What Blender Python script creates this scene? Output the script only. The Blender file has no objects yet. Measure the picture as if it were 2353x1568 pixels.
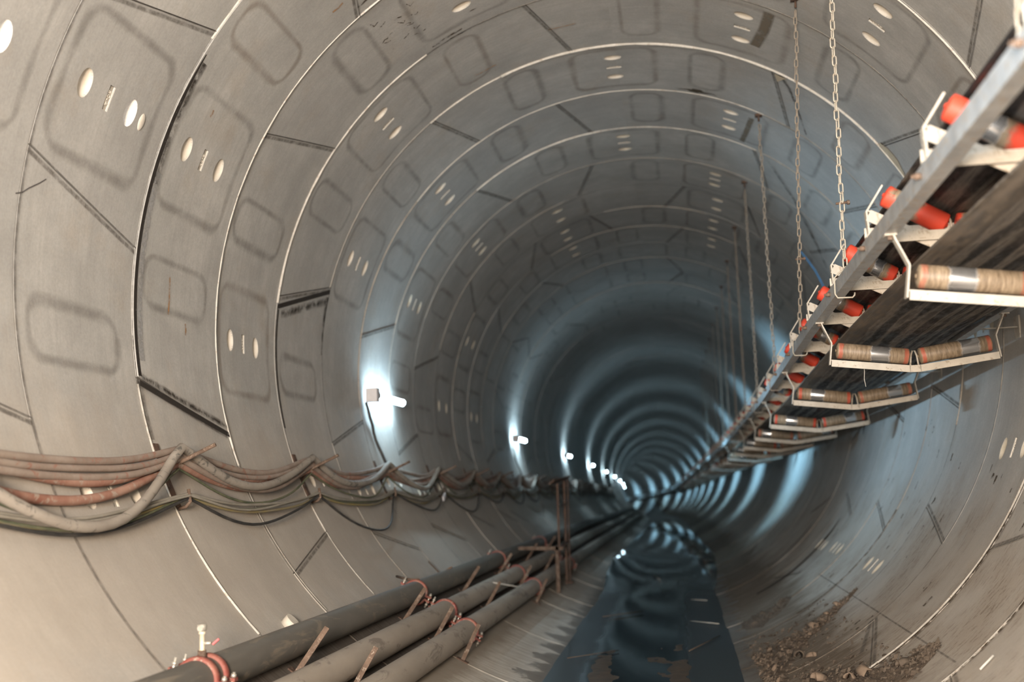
import bpy, bmesh, math, random
from mathutils import Vector, Matrix
sc = bpy.context.scene
RND = random.Random(7)
# ------------------------------------------------------------------ camera, world, exposure
R = 2.8                                   # inner radius of the bored tunnel
cam_d = bpy.data.cameras.new('camera'); cam = bpy.data.objects.new('camera', cam_d)
sc.collection.objects.link(cam); sc.camera = cam
RR = Vector((0.98809121, 0.14990504, -0.03470219)); UU = Vector((0.0533287, -0.12208229, 0.99108625))
FF = Vector((-0.1443323, 0.98113424, 0.12862268))
cam.matrix_world = Matrix(((RR.x, UU.x, -FF.x, 0.407932), (RR.y, UU.y, -FF.y, 0.0), (RR.z, UU.z, -FF.z, 1.619856), (0, 0, 0, 1)))
cam_d.sensor_width = 36.0; cam_d.lens = 2609.23 / 2353 * 36.0
cam_d.clip_start = 0.05; cam_d.clip_end = 600
cam_d.dof.use_dof = True; cam_d.dof.focus_distance = 6.9; cam_d.dof.aperture_fstop = 1.25
cam_d.dof.aperture_blades = 0
w = bpy.data.worlds.new('world'); sc.world = w; w.use_nodes = True
w.node_tree.nodes['Background'].inputs[0].default_value = (0.006, 0.008, 0.01, 1)
w.node_tree.nodes['Background'].inputs[1].default_value = 1.0
sc.view_settings.view_transform = 'Standard'; sc.view_settings.look = 'None'
sc.view_settings.exposure = 0.73; sc.view_settings.gamma = 1.0; sc.view_settings.use_curve_mapping = False
sc.cycles.max_bounces = 4; sc.cycles.diffuse_bounces = 2; sc.cycles.glossy_bounces = 2
sc.cycles.use_adaptive_sampling = True; sc.cycles.adaptive_threshold = 0.045; sc.cycles.adaptive_min_samples = 16
sc.cycles.transparent_max_bounces = 12; sc.cycles.sample_clamp_indirect = 4; sc.cycles.caustics_reflective = False
sc.cycles.use_denoising = True; sc.cycles.use_light_tree = True

def area_lamp(name, loc, target, size, power, col, sizey=None, spread=180):
    d = bpy.data.lights.new(name, 'AREA'); d.size = size; d.energy = power; d.color = col
    if sizey: d.shape = 'RECTANGLE'; d.size_y = sizey
    d.spread = math.radians(spread)
    o = bpy.data.objects.new(name, d); sc.collection.objects.link(o); o.location = loc
    o.rotation_euler = (Vector(target) - Vector(loc)).to_track_quat('-Z', 'Y').to_euler(); return o
# warm light coming from behind the camera; its lamp is unseen
area_lamp('rear_fill_light', (0.0, -1.9, 2.0), (-0.9, 5.5, 1.7), 0.9, 640, (1.0, 0.81, 0.63))
area_lamp('rear_fill_light', (0.1, -4.5, 2.9), (0.3, 6, 4.6), 1.2, 430, (0.86, 0.94, 1.0))  # cool fill added to brighten the crown of the tunnel

# ------------------------------------------------------------------ tunnel geometry (gentle bend left and dip)
KX, KZ = 0.00119, -0.00078
Y0, RL = 5.074636, 1.215424               # first ring joint seen, ring length
def cen(y):
    t = y / R; far = max(0.0, y - 88.0)      # the bend tightens beyond the last lamp one can see
    return (-KX * t * t / 2 * R - far * far / 600.0, R + KZ * t * t / 2 * R)
def P(th, y, d=0.0):                       # a point on the lining, th degrees from +x, d towards the axis
    cx, cz = cen(y); a = math.radians(th)
    return Vector((cx + (R - d) * math.cos(a), y, cz + (R - d) * math.sin(a)))
def T(x, y, z):                            # a point at section coordinates (x,z) in the tunnel at chainage y
    cx, cz = cen(y); return Vector((cx + x, y, cz - R + z))
def ky(k): return Y0 + RL * k
def interp(y, xs, vs):
    if y <= xs[0]: return vs[0]
    for i in range(len(xs) - 1):
        if y <= xs[i + 1]: return vs[i] + (vs[i + 1] - vs[i]) * (y - xs[i]) / (xs[i + 1] - xs[i])
    return vs[-1]

# ------------------------------------------------------------------ materials
MATS = {}
class NT:
    def __init__(s, name):
        s.m = bpy.data.materials.new(name); s.m.use_nodes = True; s.t = s.m.node_tree; s.n = s.t.nodes; s.l = s.t.links
        s.b = s.n['Principled BSDF']; MATS[name] = s.m
    def add(s, typ, **kw):
        n = s.n.new(typ)
        for k, v in kw.items():
            if isinstance(k, str) and hasattr(n, k): setattr(n, k, v)
        return n
    def inp(s, n, i, v):
        if isinstance(v, bpy.types.NodeSocket): s.l.new(v, n.inputs[i])
        elif v is not None: n.inputs[i].default_value = v
    def math(s, op, a, b=None, c=None, clamp=False):
        n = s.add('ShaderNodeMath', operation=op); n.use_clamp = clamp
        s.inp(n, 0, a); s.inp(n, 1, b); s.inp(n, 2, c); return n.outputs[0]
    def coord(s, kind='Object'): return s.add('ShaderNodeTexCoord').outputs[kind]
    def geo(s): return s.add('ShaderNodeNewGeometry').outputs['Position']
    def sep(s, v):
        n = s.add('ShaderNodeSeparateXYZ'); s.inp(n, 0, v); return n.outputs
    def comb(s, x, y, z):
        n = s.add('ShaderNodeCombineXYZ'); s.inp(n, 0, x); s.inp(n, 1, y); s.inp(n, 2, z); return n.outputs[0]
    def mapping(s, v, scale=(1, 1, 1), loc=(0, 0, 0)):
        n = s.add('ShaderNodeMapping'); s.inp(n, 0, v); n.inputs['Scale'].default_value = scale; n.inputs['Location'].default_value = loc
        return n.outputs[0]
    def noise(s, v, scale, detail=4, rough=0.55, dist=0.0):
        n = s.add('ShaderNodeTexNoise'); s.inp(n, 'Vector', v); n.inputs['Scale'].default_value = scale
        n.inputs['Detail'].default_value = detail; n.inputs['Roughness'].default_value = rough; n.inputs['Distortion'].default_value = dist
        return n.outputs['Fac']
    def ramp(s, f, stops, interp='LINEAR'):
        n = s.add('ShaderNodeValToRGB'); s.inp(n, 0, f); cr = n.color_ramp; cr.interpolation = interp
        while len(cr.elements) < len(stops): cr.elements.new(0.5)
        for e, (p, c) in zip(cr.elements, stops):
            e.position = p; e.color = (*c, 1) if isinstance(c, tuple) else (c, c, c, 1)
        return n.outputs[0]
    def mix(s, f, a, b, mode='MIX'):
        n = s.add('ShaderNodeMix', data_type='RGBA', blend_type=mode); s.inp(n, 0, f)
        s.inp(n, 6, (*a, 1) if isinstance(a, tuple) else a); s.inp(n, 7, (*b, 1) if isinstance(b, tuple) else b); return n.outputs[2]
    def bump(s, h, strength, dist=0.01):
        n = s.add('ShaderNodeBump'); n.inputs['Strength'].default_value = strength; n.inputs['Distance'].default_value = dist
        s.inp(n, 'Height', h); s.l.new(n.outputs[0], s.b.inputs['Normal'])
    def out(s, col=None, rough=None, metal=None, spec=None, alpha=None):
        for k, v in (('Base Color', col), ('Roughness', rough), ('Metallic', metal), ('Specular IOR Level', spec), ('Alpha', alpha)):
            if v is None: continue
            if isinstance(v, tuple): v = (*v, 1)
            s.inp(s.b, k, v)
        return s.m

def surf_coords(s):
    """cylindrical coordinates of the lining: arc length, chainage, angle in degrees from the invert"""
    p = s.sep(s.geo()); y = p[1]
    y2 = s.math('MULTIPLY', y, y)
    x = s.math('ADD', p[0], s.math('MULTIPLY', y2, KX / 2 / R)); z = s.math('SUBTRACT', R, s.math('SUBTRACT', p[2], s.math('MULTIPLY', y2, KZ / 2 / R)))
    a = s.math('ARCTAN2', x, z)
    deg = s.math('MULTIPLY', a, 180 / math.pi)
    return s.comb(s.math('MULTIPLY', a, R), y, 0.0), y, deg

def concrete_mat(name='segment_concrete', far=False):
    s = NT(name); uv, y, deg = surf_coords(s)
    rnd = s.add('ShaderNodeObjectInfo').outputs['Random']
    big = s.noise(s.mapping(uv, (0.9, 1.3, 1)), 0.9, 5, 0.6)
    base = s.ramp(big, [(0.3, (0.41, 0.405, 0.385)), (0.5, (0.495, 0.485, 0.46)), (0.72, (0.585, 0.57, 0.54))])
    med = s.noise(s.mapping(uv, (1, 1, 1), (3, 3, 0)), 4.5, 7, 0.72)
    base = s.mix(s.ramp(med, [(0.42, 0.30), (0.62, 0.0)]), base, (0.30, 0.29, 0.275))
    base = s.mix(s.math('MULTIPLY', s.math('SUBTRACT', rnd, 0.2), 0.30, clamp=True), base, (0.30, 0.295, 0.29))
    # trowel and formwork streaks running round the ring
    st = s.noise(s.mapping(uv, (1.2, 26, 1)), 1.0, 4, 0.6, 0.5)
    base = s.mix(s.ramp(st, [(0.45, 0.0), (0.75, 0.28)]), base, (0.30, 0.29, 0.275))
    st2 = s.noise(s.mapping(uv, (3, 60, 1), (3, 1, 0)), 1.0, 3, 0.7, 0.3)
    base = s.mix(s.ramp(st2, [(0.62, 0.0), (0.74, 0.30)]), base, (0.56, 0.54, 0.50))
    # rusty-brown clouds and blotches
    cl = s.noise(s.mapping(uv, (1, 1, 1), (9, 4, 0)), 1.7, 6, 0.65)
    base = s.mix(s.ramp(cl, [(0.55, 0.0), (0.72, 0.38)]), base, (0.40, 0.33, 0.25))
    fine = s.noise(uv, 55, 3, 0.7)
    base = s.mix(0.35, base, s.ramp(fine, [(0.3, 0.30), (0.7, 0.52)]), 'OVERLAY')
    # mud band on either side of the invert
    nd = s.math('MULTIPLY', s.math('SUBTRACT', s.noise(s.mapping(uv, (1.0, 1.4, 1), (5, 5, 0)), 2.2, 6, 0.7), 0.5), 22)
    dg = s.math('ADD', deg, nd)
    def band(lo, hi, soft=1.5, src=None):
        src = dg if src is None else src
        return s.math('MULTIPLY', s.math('MULTIPLY_ADD', src, 1 / soft, -lo / soft, clamp=True), s.math('MULTIPLY_ADD', src, -1 / soft, hi / soft, clamp=True))
    streak = s.noise(s.mapping(uv, (2.0, 34, 1), (1, 7, 0)), 1.0, 5, 0.75, 0.6)
    # tan dust settled on the lower half of the lining
    dust = s.math('MAXIMUM', band(-82, -36, 14.0), band(14, 66, 14.0))
    base = s.mix(s.math('MULTIPLY', dust, 0.5), base, (0.44, 0.37, 0.295))
    wetL = band(-44.5, -32, 1.2, s.math('ADD', deg, s.math('MULTIPLY', nd, 0.12)))
    base = s.mix(s.math('MULTIPLY', wetL, s.ramp(streak, [(0.3, 0.75), (0.7, 0.97)])), base, (0.060, 0.045, 0.033))
    siltL = band(-33.5, -20, 2.0, s.math('ADD', deg, s.math('MULTIPLY', nd, 0.1)))
    base = s.mix(s.math('MULTIPLY', siltL, 0.75), base, (0.27, 0.215, 0.155))
    paleL = band(-27.5, -16.5, 2.2, s.math('ADD', deg, s.math('MULTIPLY', nd, 0.28)))
    base = s.mix(s.math('MULTIPLY', paleL, s.ramp(streak, [(0.35, 0.05), (0.6, 0.75)])), base, (0.70, 0.68, 0.63))
    mudR = band(13, 38, 7.0)
    base = s.mix(s.math('MULTIPLY', mudR, s.ramp(streak, [(0.30, 0.35), (0.54, 0.95)])), base, (0.115, 0.082, 0.052))
    spk = s.noise(s.mapping(uv, (9, 34, 1), (3, 2, 0)), 1.0, 5, 0.8)
    spR = band(30, 66, 10.0)
    patch = s.ramp(s.noise(s.mapping(uv, (1, 1, 1), (1, 3, 0)), 1.5, 3, 0.6), [(0.42, 0.0), (0.6, 1.0)])
    base = s.mix(s.math('MULTIPLY', s.math('MULTIPLY', spR, patch), s.ramp(spk, [(0.52, 0.0), (0.62, 0.8)])), base, (0.10, 0.075, 0.05))
    base = s.mix(s.math('MULTIPLY', s.math('MULTIPLY', spR, patch), 0.3), base, (0.26, 0.19, 0.13))
    # always wet just above the water
    wet = s.math('MULTIPLY', s.math('LESS_THAN', s.math('ABSOLUTE', dg), 19.0), 1.0)
    base = s.mix(s.math('MULTIPLY', wet, 0.55), base, (0.09, 0.08, 0.07))
    rough = s.math('SUBTRACT', 0.78, s.math('MULTIPLY', wet, 0.4))
    h = s.math('ADD', s.math('MULTIPLY', fine, 0.35), s.math('MULTIPLY', st, 0.6))
    s.bump(h, 0.18, 0.006)
    return s.out(base, rough, spec=0.35)
concrete_mat()

def simple(name, c1, c2, scale=8, rough=0.7, metal=0.0, det=5, stretch=(1, 1, 1), lo=0.35, hi=0.65, bump=0.1, spec=0.5, c3=None, bd=0.004):
    s = NT(name); v = s.mapping(s.coord(), stretch)
    n = s.noise(v, scale, det, 0.65)
    col = s.ramp(n, [(lo, c1), (hi, c2)])
    if c3:
        n2 = s.noise(v, scale * 3.3, 4, 0.7, 0.6); col = s.mix(s.ramp(n2, [(0.56, 0.0), (0.64, 0.85)]), col, c3)
    if bump: s.bump(n, bump, bd)
    return s.out(col, rough, metal, spec)
simple('gap_dark', (0.02, 0.018, 0.016), (0.04, 0.037, 0.033), 20)
simple('socket_fill', (0.52, 0.475, 0.40), (0.66, 0.61, 0.54), 6, 0.6, bump=0.05)
simple('socket_foam', (0.9, 0.9, 0.9), (0.98, 0.98, 0.97), 20, 0.7, bump=0.6, bd=0.02)
simple('plate_concrete', (0.42, 0.39, 0.34), (0.50, 0.47, 0.42), 15, 0.8)
simple('raised_letters', (0.60, 0.56, 0.49), (0.68, 0.64, 0.57), 15, 0.7)
simple('seal_bead', (0.60, 0.57, 0.51), (0.74, 0.70, 0.64), 9, 0.7, c3=(0.46, 0.38, 0.31))
simple('seal_bead_dull', (0.36, 0.33, 0.29), (0.46, 0.43, 0.38), 9, 0.75, c3=(0.28, 0.22, 0.17))  # darker bead tone for the far rings and parts of the near ones
simple('patch_mortar', (0.46, 0.38, 0.27), (0.55, 0.46, 0.34), 12, 0.85)
simple('hdpe_pipe_dark', (0.105, 0.098, 0.085), (0.165, 0.15, 0.128), 3, 0.62, stretch=(1, 0.25, 1), c3=(0.21, 0.18, 0.14), bump=0.03)
simple('dusty_pipe', (0.30, 0.26, 0.215), (0.40, 0.35, 0.295), 2.5, 0.75, stretch=(1, 0.3, 1), c3=(0.20, 0.17, 0.145), bump=0.03)
simple('red_steel', (0.20, 0.03, 0.025), (0.27, 0.11, 0.08), 9, 0.65, c3=(0.33, 0.25, 0.2))
simple('zinc_bolt', (0.42, 0.40, 0.35), (0.56, 0.53, 0.47), 30, 0.4, 0.5)
simple('rusty_steel', (0.075, 0.046, 0.032), (0.165, 0.11, 0.078), 14, 0.85, c3=(0.30, 0.24, 0.19))
simple('rusty_dark', (0.06, 0.035, 0.024), (0.12, 0.07, 0.048), 10, 0.85, c3=(0.20, 0.15, 0.115))
simple('cable_grey', (0.27, 0.235, 0.20), (0.36, 0.32, 0.275), 3, 0.72, c3=(0.10, 0.095, 0.085), bump=0.05)
simple('cable_red', (0.26, 0.11, 0.075), (0.40, 0.24, 0.18), 4, 0.7, c3=(0.40, 0.33, 0.27))
simple('cable_brown', (0.24, 0.18, 0.145), (0.34, 0.275, 0.23), 4, 0.72, c3=(0.30, 0.15, 0.11))
simple('cable_green', (0.07, 0.085, 0.05), (0.17, 0.17, 0.10), 5, 0.7)
simple('cable_yellow', (0.30, 0.23, 0.07), (0.26, 0.23, 0.17), 3, 0.7)
simple('cable_dust', (0.24, 0.22, 0.18), (0.34, 0.31, 0.26), 5, 0.75)
simple('cable_black', (0.02, 0.02, 0.02), (0.06, 0.055, 0.05), 8, 0.6)
simple('galvanised', (0.34, 0.35, 0.36), (0.50, 0.51, 0.51), 12, 0.42, 0.35, stretch=(1, 1, 1), c3=(0.42, 0.31, 0.2))
simple('beige_paint', (0.40, 0.37, 0.32), (0.52, 0.485, 0.425), 8, 0.6, c3=(0.30, 0.25, 0.19), bump=0.05)
simple('chain_steel', (0.36, 0.33, 0.275), (0.50, 0.46, 0.39), 20, 0.55, 0.2, c3=(0.40, 0.27, 0.16))
simple('chain_dull', (0.23, 0.19, 0.15), (0.36, 0.31, 0.25), 20, 0.7, 0.1)
simple('box_plastic', (0.62, 0.60, 0.62), (0.70, 0.68, 0.70), 6, 0.5, bump=0.0)
simple('black_plastic', (0.03, 0.035, 0.04), (0.06, 0.065, 0.07), 6, 0.5, bump=0.0)
simple('dirt', (0.055, 0.038, 0.026), (0.135, 0.098, 0.068), 16, 0.95, c3=(0.20, 0.155, 0.115), bump=0.8, bd=0.02)
simple('mud', (0.055, 0.043, 0.034), (0.115, 0.088, 0.064), 9, 0.55, c3=(0.045, 0.05, 0.055), bump=0.5, bd=0.01)
simple('chip_tan', (0.15, 0.108, 0.076), (0.24, 0.175, 0.125), 14, 0.85)
simple('chip_dark', (0.075, 0.055, 0.040), (0.13, 0.10, 0.074), 14, 0.85)
simple('stick_pale', (0.5, 0.48, 0.43), (0.62, 0.6, 0.55), 10, 0.7)
simple('blue_cord', (0.06, 0.24, 0.55), (0.09, 0.32, 0.65), 10, 0.5)
simple('brass_valve', (0.70, 0.60, 0.42), (0.78, 0.70, 0.55), 10, 0.4, 0.3)
simple('red_plastic', (0.75, 0.02, 0.02), (0.8, 0.03, 0.03), 10, 0.4)

def roller_mat(name, L, dusty):
    """paint, caked dirt and a worn bright band, laid out along the roller's own axis"""
    s = NT(name); rnd = s.add('ShaderNodeObjectInfo').outputs['Random']; p = s.sep(s.coord())
    t = s.math('DIVIDE', p[2], L)
    wob = s.math('MULTIPLY', s.math('SUBTRACT', s.noise(s.comb(s.math('MULTIPLY', p[0], 12), s.math('MULTIPLY', p[1], 12), s.math('ADD', s.math('MULTIPLY', p[2], 6), s.math('MULTIPLY', rnd, 31))), 1.6, 4, 0.65), 0.5), 0.5)
    dirt = s.ramp(s.noise(s.comb(s.math('MULTIPLY', p[2], 30), s.math('MULTIPLY', p[0], 5), s.math('MULTIPLY', p[1], 5)), 2.4, 5, 0.7), [(0.3, (0.115, 0.080, 0.050)), (0.5, (0.22, 0.165, 0.11)), (0.7, (0.34, 0.265, 0.18))])
    c = s.math('MULTIPLY_ADD', rnd, 0.5, 0.38 if dusty else 0.2)
    dist = s.math('ABSOLUTE', s.math('SUBTRACT', s.math('ADD', t, s.math('MULTIPLY', wob, 0.25)), c))
    steel = s.math('MULTIPLY_ADD', dist, -30.0, 4.2 if dusty else 3.0, clamp=True)
    e1 = s.math('ADD', s.math('MINIMUM', t, s.math('SUBTRACT', 1.0, t)), s.math('MULTIPLY', wob, 0.12))
    if dusty:
        red = s.math('MULTIPLY', s.math('MULTIPLY_ADD', e1, -60.0, 5.4, clamp=True), s.math('MULTIPLY_ADD', e1, 90.0, -2.0, clamp=True))
        red = s.math('MULTIPLY', red, s.math('MULTIPLY_ADD', s.math('FRACT', s.math('MULTIPLY', rnd, 7.3)), 0.75, 0.15))
    else:
        red = s.math('MULTIPLY_ADD', s.math('ADD', dist, s.math('MULTIPLY', wob, 0.9)), 12.0, -2.0, clamp=True)
    col = s.mix(red, dirt, (0.60, 0.06, 0.03)); col = s.mix(steel, col, (0.48, 0.48, 0.48))
    return s.out(col, s.math('SUBTRACT', 0.55, s.math('MULTIPLY', steel, 0.32)), s.math('MULTIPLY', steel, 0.8), 0.5)
roller_mat('roller_red', 0.31, False)
roller_mat('roller_dusty', 0.455, True)

def belt_mat():
    s = NT('belt_rubber'); p = s.sep(s.geo())
    y2 = s.math('MULTIPLY', p[1], p[1]); x = s.math('ADD', p[0], s.math('MULTIPLY', y2, KX / 2 / R))
    v = s.comb(s.math('MULTIPLY', x, 1.0), s.math('MULTIPLY', p[1], 0.05), 0.0)
    n = s.noise(v, 14, 4, 0.6); m = s.noise(s.comb(s.math('MULTIPLY', x, 6), s.math('MULTIPLY', p[1], 1.3), p[2]), 4, 5, 0.7)
    f = s.math('ADD', s.math('MULTIPLY', n, 0.7), s.math('MULTIPLY_ADD', s.math('SINE', s.math('MULTIPLY', x, 62.0)), 0.09, 0.15))
    col = s.ramp(f, [(0.38, (0.012, 0.010, 0.010)), (0.48, (0.020, 0.018, 0.017)), (0.52, (0.085, 0.075, 0.065)), (0.56, (0.15, 0.13, 0.11)), (0.62, (0.07, 0.062, 0.054))])
    edge = s.math('MULTIPLY_ADD', x, -22.0, 36.2, clamp=True)      # caked fines along the left edge
    edge = s.math('MULTIPLY', edge, s.math('LESS_THAN', p[2], 2.62))
    col = s.mix(s.math('MULTIPLY', edge, s.ramp(m, [(0.4, 0.25), (0.6, 0.9)])), col, (0.20, 0.165, 0.13))
    s.bump(s.math('ADD', f, s.math('MULTIPLY', m, 0.1)), 0.25, 0.01)
    return s.out(col, s.ramp(m, [(0.4, 0.5), (0.6, 0.8)]), spec=0.3)
belt_mat()

def glow_mat():
    s = NT('lamp_glow'); s.b.inputs['Emission Color'].default_value = (0.60, 0.85, 1.0, 1); s.b.inputs['Emission Strength'].default_value = 36.0
    return s.out((0.9, 0.95, 1.0), 0.4)
glow_mat()

def decal(name, col, a_hi=0.6, lo=0.35, hi=0.6, scale=14, soft=0.3, stretch=(1, 1, 1), rough=0.85):
    """a stain: opaque in the middle of its strip, fading to its edges (UV v), broken up by noise"""
    s = NT(name); uv = s.coord('UV'); p = s.sep(uv)
    v = s.math('ABSOLUTE', s.math('SUBTRACT', p[1], 0.5))
    nn = s.noise(s.mapping(s.geo(), stretch), scale, 5, 0.7)
    e = s.math('MULTIPLY_ADD', v, -1 / soft, 0.5 / soft, clamp=True)
    a = s.math('MULTIPLY', s.math('MULTIPLY', e, s.ramp(nn, [(lo, 0.0), (hi, 1.0)])), a_hi)
    s.m.surface_render_method = 'BLENDED' if hasattr(s.m, 'surface_render_method') else None
    return s.out(col, rough, alpha=a, spec=0.2)
decal('pad_mark', (0.18, 0.165, 0.145), 0.27, 0.22, 0.6, 4, 0.4)
decal('pad_mark_rusty', (0.27, 0.205, 0.15), 0.29, 0.22, 0.6, 3, 0.4)
decal('joint_line', (0.10, 0.09, 0.08), 0.55, 0.2, 0.5, 10, 0.3)
decal('joint_dark', (0.035, 0.03, 0.026), 0.95, 0.15, 0.4, 22, 0.16)
decal('joint_soft', (0.14, 0.125, 0.11), 0.55, 0.25, 0.6, 15, 0.3)
decal('grime', (0.045, 0.036, 0.028), 0.85, 0.38, 0.6, 12, 0.45)
decal('grime_brown', (0.075, 0.050, 0.028), 0.95, 0.44, 0.56, 20, 0.45)
decal('smear_grey', (0.36, 0.36, 0.36), 0.8, 0.3, 0.6, 18, 0.3)
decal('brown_patch', (0.20, 0.165, 0.12), 0.7, 0.25, 0.5, 9, 0.2)
decal('stain_solid', (0.085, 0.068, 0.045), 0.95, 0.30, 0.42, 16, 0.4)
decal('crack', (0.06, 0.05, 0.05), 0.9, 0.0, 0.2, 9, 0.4)
decal('rust_mark', (0.45, 0.24, 0.10), 0.8, 0.35, 0.6, 15, 0.4)

def water_mat():
    s = NT('water'); g = s.geo()
    p = s.sep(g)
    v = s.comb(s.math('MULTIPLY', p[0], 0.8), s.math('MULTIPLY', p[1], 1.1), 0.0)
    n = s.noise(v, 2.2, 3, 0.5, 0.2)
    s.bump(s.math('ADD', n, s.math('MULTIPLY', s.noise(v, 14, 2, 0.5), 0.05)), 0.026, 0.02)
    # clean channel in the middle; film of fines beside it, bluish scattered light painted in
    y2 = s.math('MULTIPLY', p[1], p[1]); x = s.math('ADD', p[0], s.math('MULTIPLY', y2, KX / 2 / R))
    xx = s.math('ADD', x, s.math('MULTIPLY', s.math('SUBTRACT', s.noise(g, 1.6, 3, 0.6), 0.5), 0.16))
    side = s.math('MULTIPLY_ADD', s.math('ABSOLUTE', s.math('ADD', xx, 0.06)), 6.0, -1.9, clamp=True)
    side = s.math('MULTIPLY', side, s.math('MULTIPLY_ADD', p[1], -0.25, 4.9, clamp=True))
    col = s.mix(side, (0.016, 0.028, 0.038), (0.038, 0.053, 0.064))
    return s.out(col, s.math('MULTIPLY_ADD', side, 0.34, 0.025), spec=0.6)
water_mat()

# ------------------------------------------------------------------ object helpers
def link(name, me, parent=None, mats=None):
    o = bpy.data.objects.new(name, me); sc.collection.objects.link(o)
    if parent: o.parent = parent
    for m in (mats or []): me.materials.append(MATS[m])
    return o
def tag(o, label=None, cat=None, group=None, kind=None):
    if label: o['label'] = label
    if cat: o['category'] = cat
    if group: o['group'] = group
    if kind: o['kind'] = kind
    return o
def empty(name, loc=(0, 0, 0), label=None, cat=None, group=None, kind=None):
    o = bpy.data.objects.new(name, None); sc.collection.objects.link(o); o.location = loc; o.empty_display_size = 0.1
    return tag(o, label, cat, group, kind)
class MB:
    """collects shapes in world (or thing-local) coordinates, builds ONE mesh object"""
    def __init__(s): s.v = []; s.f = []; s.uv = []; s.sm = []
    def box(s, c, size, M=None, sm=False):
        M = M or Matrix.Identity(3); n = len(s.v); c = Vector(c)
        for dx in (-.5, .5):
            for dy in (-.5, .5):
                for dz in (-.5, .5): s.v.append(c + M @ Vector((dx * size[0], dy * size[1], dz * size[2])))
        for q in ((0, 1, 3, 2), (4, 6, 7, 5), (0, 4, 5, 1), (2, 3, 7, 6), (0, 2, 6, 4), (1, 5, 7, 3)): s.f.append([n + i for i in q]); s.sm.append(sm)
    def bar(s, a, b, w, h, up=(0, 1, 0)):
        """a rectangular bar from a to b; w measured along 'up', h across"""
        a = Vector(a); b = Vector(b); d = b - a; L = d.length; d.normalize(); u = Vector(up); u = (u - d * u.dot(d)).normalized(); r = d.cross(u)
        M = Matrix((d, u, r)).transposed(); s.box((a + b) / 2, (L, w, h), M)
    def tube(s, pts, r, seg=10, caps=True, closed=False):
        pts = [Vector(p) for p in pts]; n0 = len(s.v); n = len(pts); up = None
        for i, p in enumerate(pts):
            if closed: d = pts[(i + 1) % n] - pts[i - 1]
            else: d = pts[min(i + 1, n - 1)] - pts[max(i - 1, 0)]
            d.normalize()
            if up is None: up = Vector((0, 0, 1)) if abs(d.z) < 0.9 else Vector((1, 0, 0))
            up = (up - d * up.dot(d)).normalized(); sd = d.cross(up)
            rr = r[i] if isinstance(r, (list, tuple)) else r
            for j in range(seg):
                a = 2 * math.pi * j / seg; s.v.append(p + (up * math.cos(a) + sd * math.sin(a)) * rr)
        for i in range(n if closed else n - 1):
            i2 = (i + 1) % n
            for j in range(seg):
                s.f.append([n0 + i * seg + j, n0 + i * seg + (j + 1) % seg, n0 + i2 * seg + (j + 1) % seg, n0 + i2 * seg + j]); s.sm.append(True)
        if caps and not closed:
            s.f.append([n0 + j for j in range(seg)][::-1]); s.sm.append(False)
            s.f.append([n0 + (n - 1) * seg + j for j in range(seg)]); s.sm.append(False)
    def grid(s, rows, sm=True):
        n0 = len(s.v); m = len(rows[0])
        for r in rows: s.v += [Vector(p) for p in r]
        for i in range(len(rows) - 1):
            for j in range(m - 1):
                s.f.append([n0 + i * m + j, n0 + i * m + j + 1, n0 + (i + 1) * m + j + 1, n0 + (i + 1) * m + j]); s.sm.append(sm)
    def build(s, name, mat, parent=None, loc=None):
        me = bpy.data.meshes.new(name); off = Vector(loc) if loc is not None else None
        vs = [(v - off)[:] for v in s.v] if off is not None else [v[:] for v in s.v]
        me.from_pydata(vs, [], s.f); me.polygons.foreach_set('use_smooth', s.sm)
        me.materials.append(MATS[mat]); me.update()
        o = link(name, me, parent)
        if off is not None: o.location = off
        return o
def strip(pts, widths, mat, name, parent, d=0.0015, n_across=2):
    """a conformal strip on the lining along pts=[(theta, y)], for joints, marks and stains"""
    me = bpy.data.meshes.new(name); vs = []; fs = []; uvs = []
    n = len(pts); q = [(t * math.pi / 180 * R, y) for t, y in pts]; Ls = [0]
    for i in range(1, n): Ls.append(Ls[-1] + math.hypot(q[i][0] - q[i - 1][0], q[i][1] - q[i - 1][1]))
    for i in range(n):
        a = q[max(i - 1, 0)]; b = q[min(i + 1, n - 1)]
        if q[0] == q[-1] and (i == 0 or i == n - 1): a = q[-2]; b = q[1]
        dx, dy = b[0] - a[0], b[1] - a[1]; l = math.hypot(dx, dy) or 1; nx, ny = -dy / l, dx / l
        w = widths[i] if isinstance(widths, (list, tuple)) else widths
        for j in range(n_across + 1):
            u = (j / n_across - 0.5) * w
            s_, y_ = q[i][0] + nx * u, q[i][1] + ny * u
            vs.append(P(s_ / R * 180 / math.pi, y_, d)[:]); uvs.append((Ls[i], j / n_across))
    m = n_across + 1
    for i in range(n - 1):
        for j in range(n_across): fs.append([i * m + j, i * m + j + 1, (i + 1) * m + j + 1, (i + 1) * m + j])
    me.from_pydata(vs, [], fs); me.polygons.foreach_set('use_smooth', [True] * len(fs))
    ul = me.uv_layers.new(name='UVMap')
    for p in me.polygons:
        for li, vi in zip(p.loop_indices, p.vertices): ul.data[li].uv = uvs[vi]
    me.materials.append(MATS[mat]); return link(name, me, parent)
def sub(a, b, n): return [(a[0] + (b[0] - a[0]) * i / n, a[1] + (b[1] - a[1]) * i / n) for i in range(n + 1)]
def jit(pts, at, ay, r): return [(t + r.uniform(-at, at), y + r.uniform(-ay, ay)) for t, y in pts]

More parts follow.
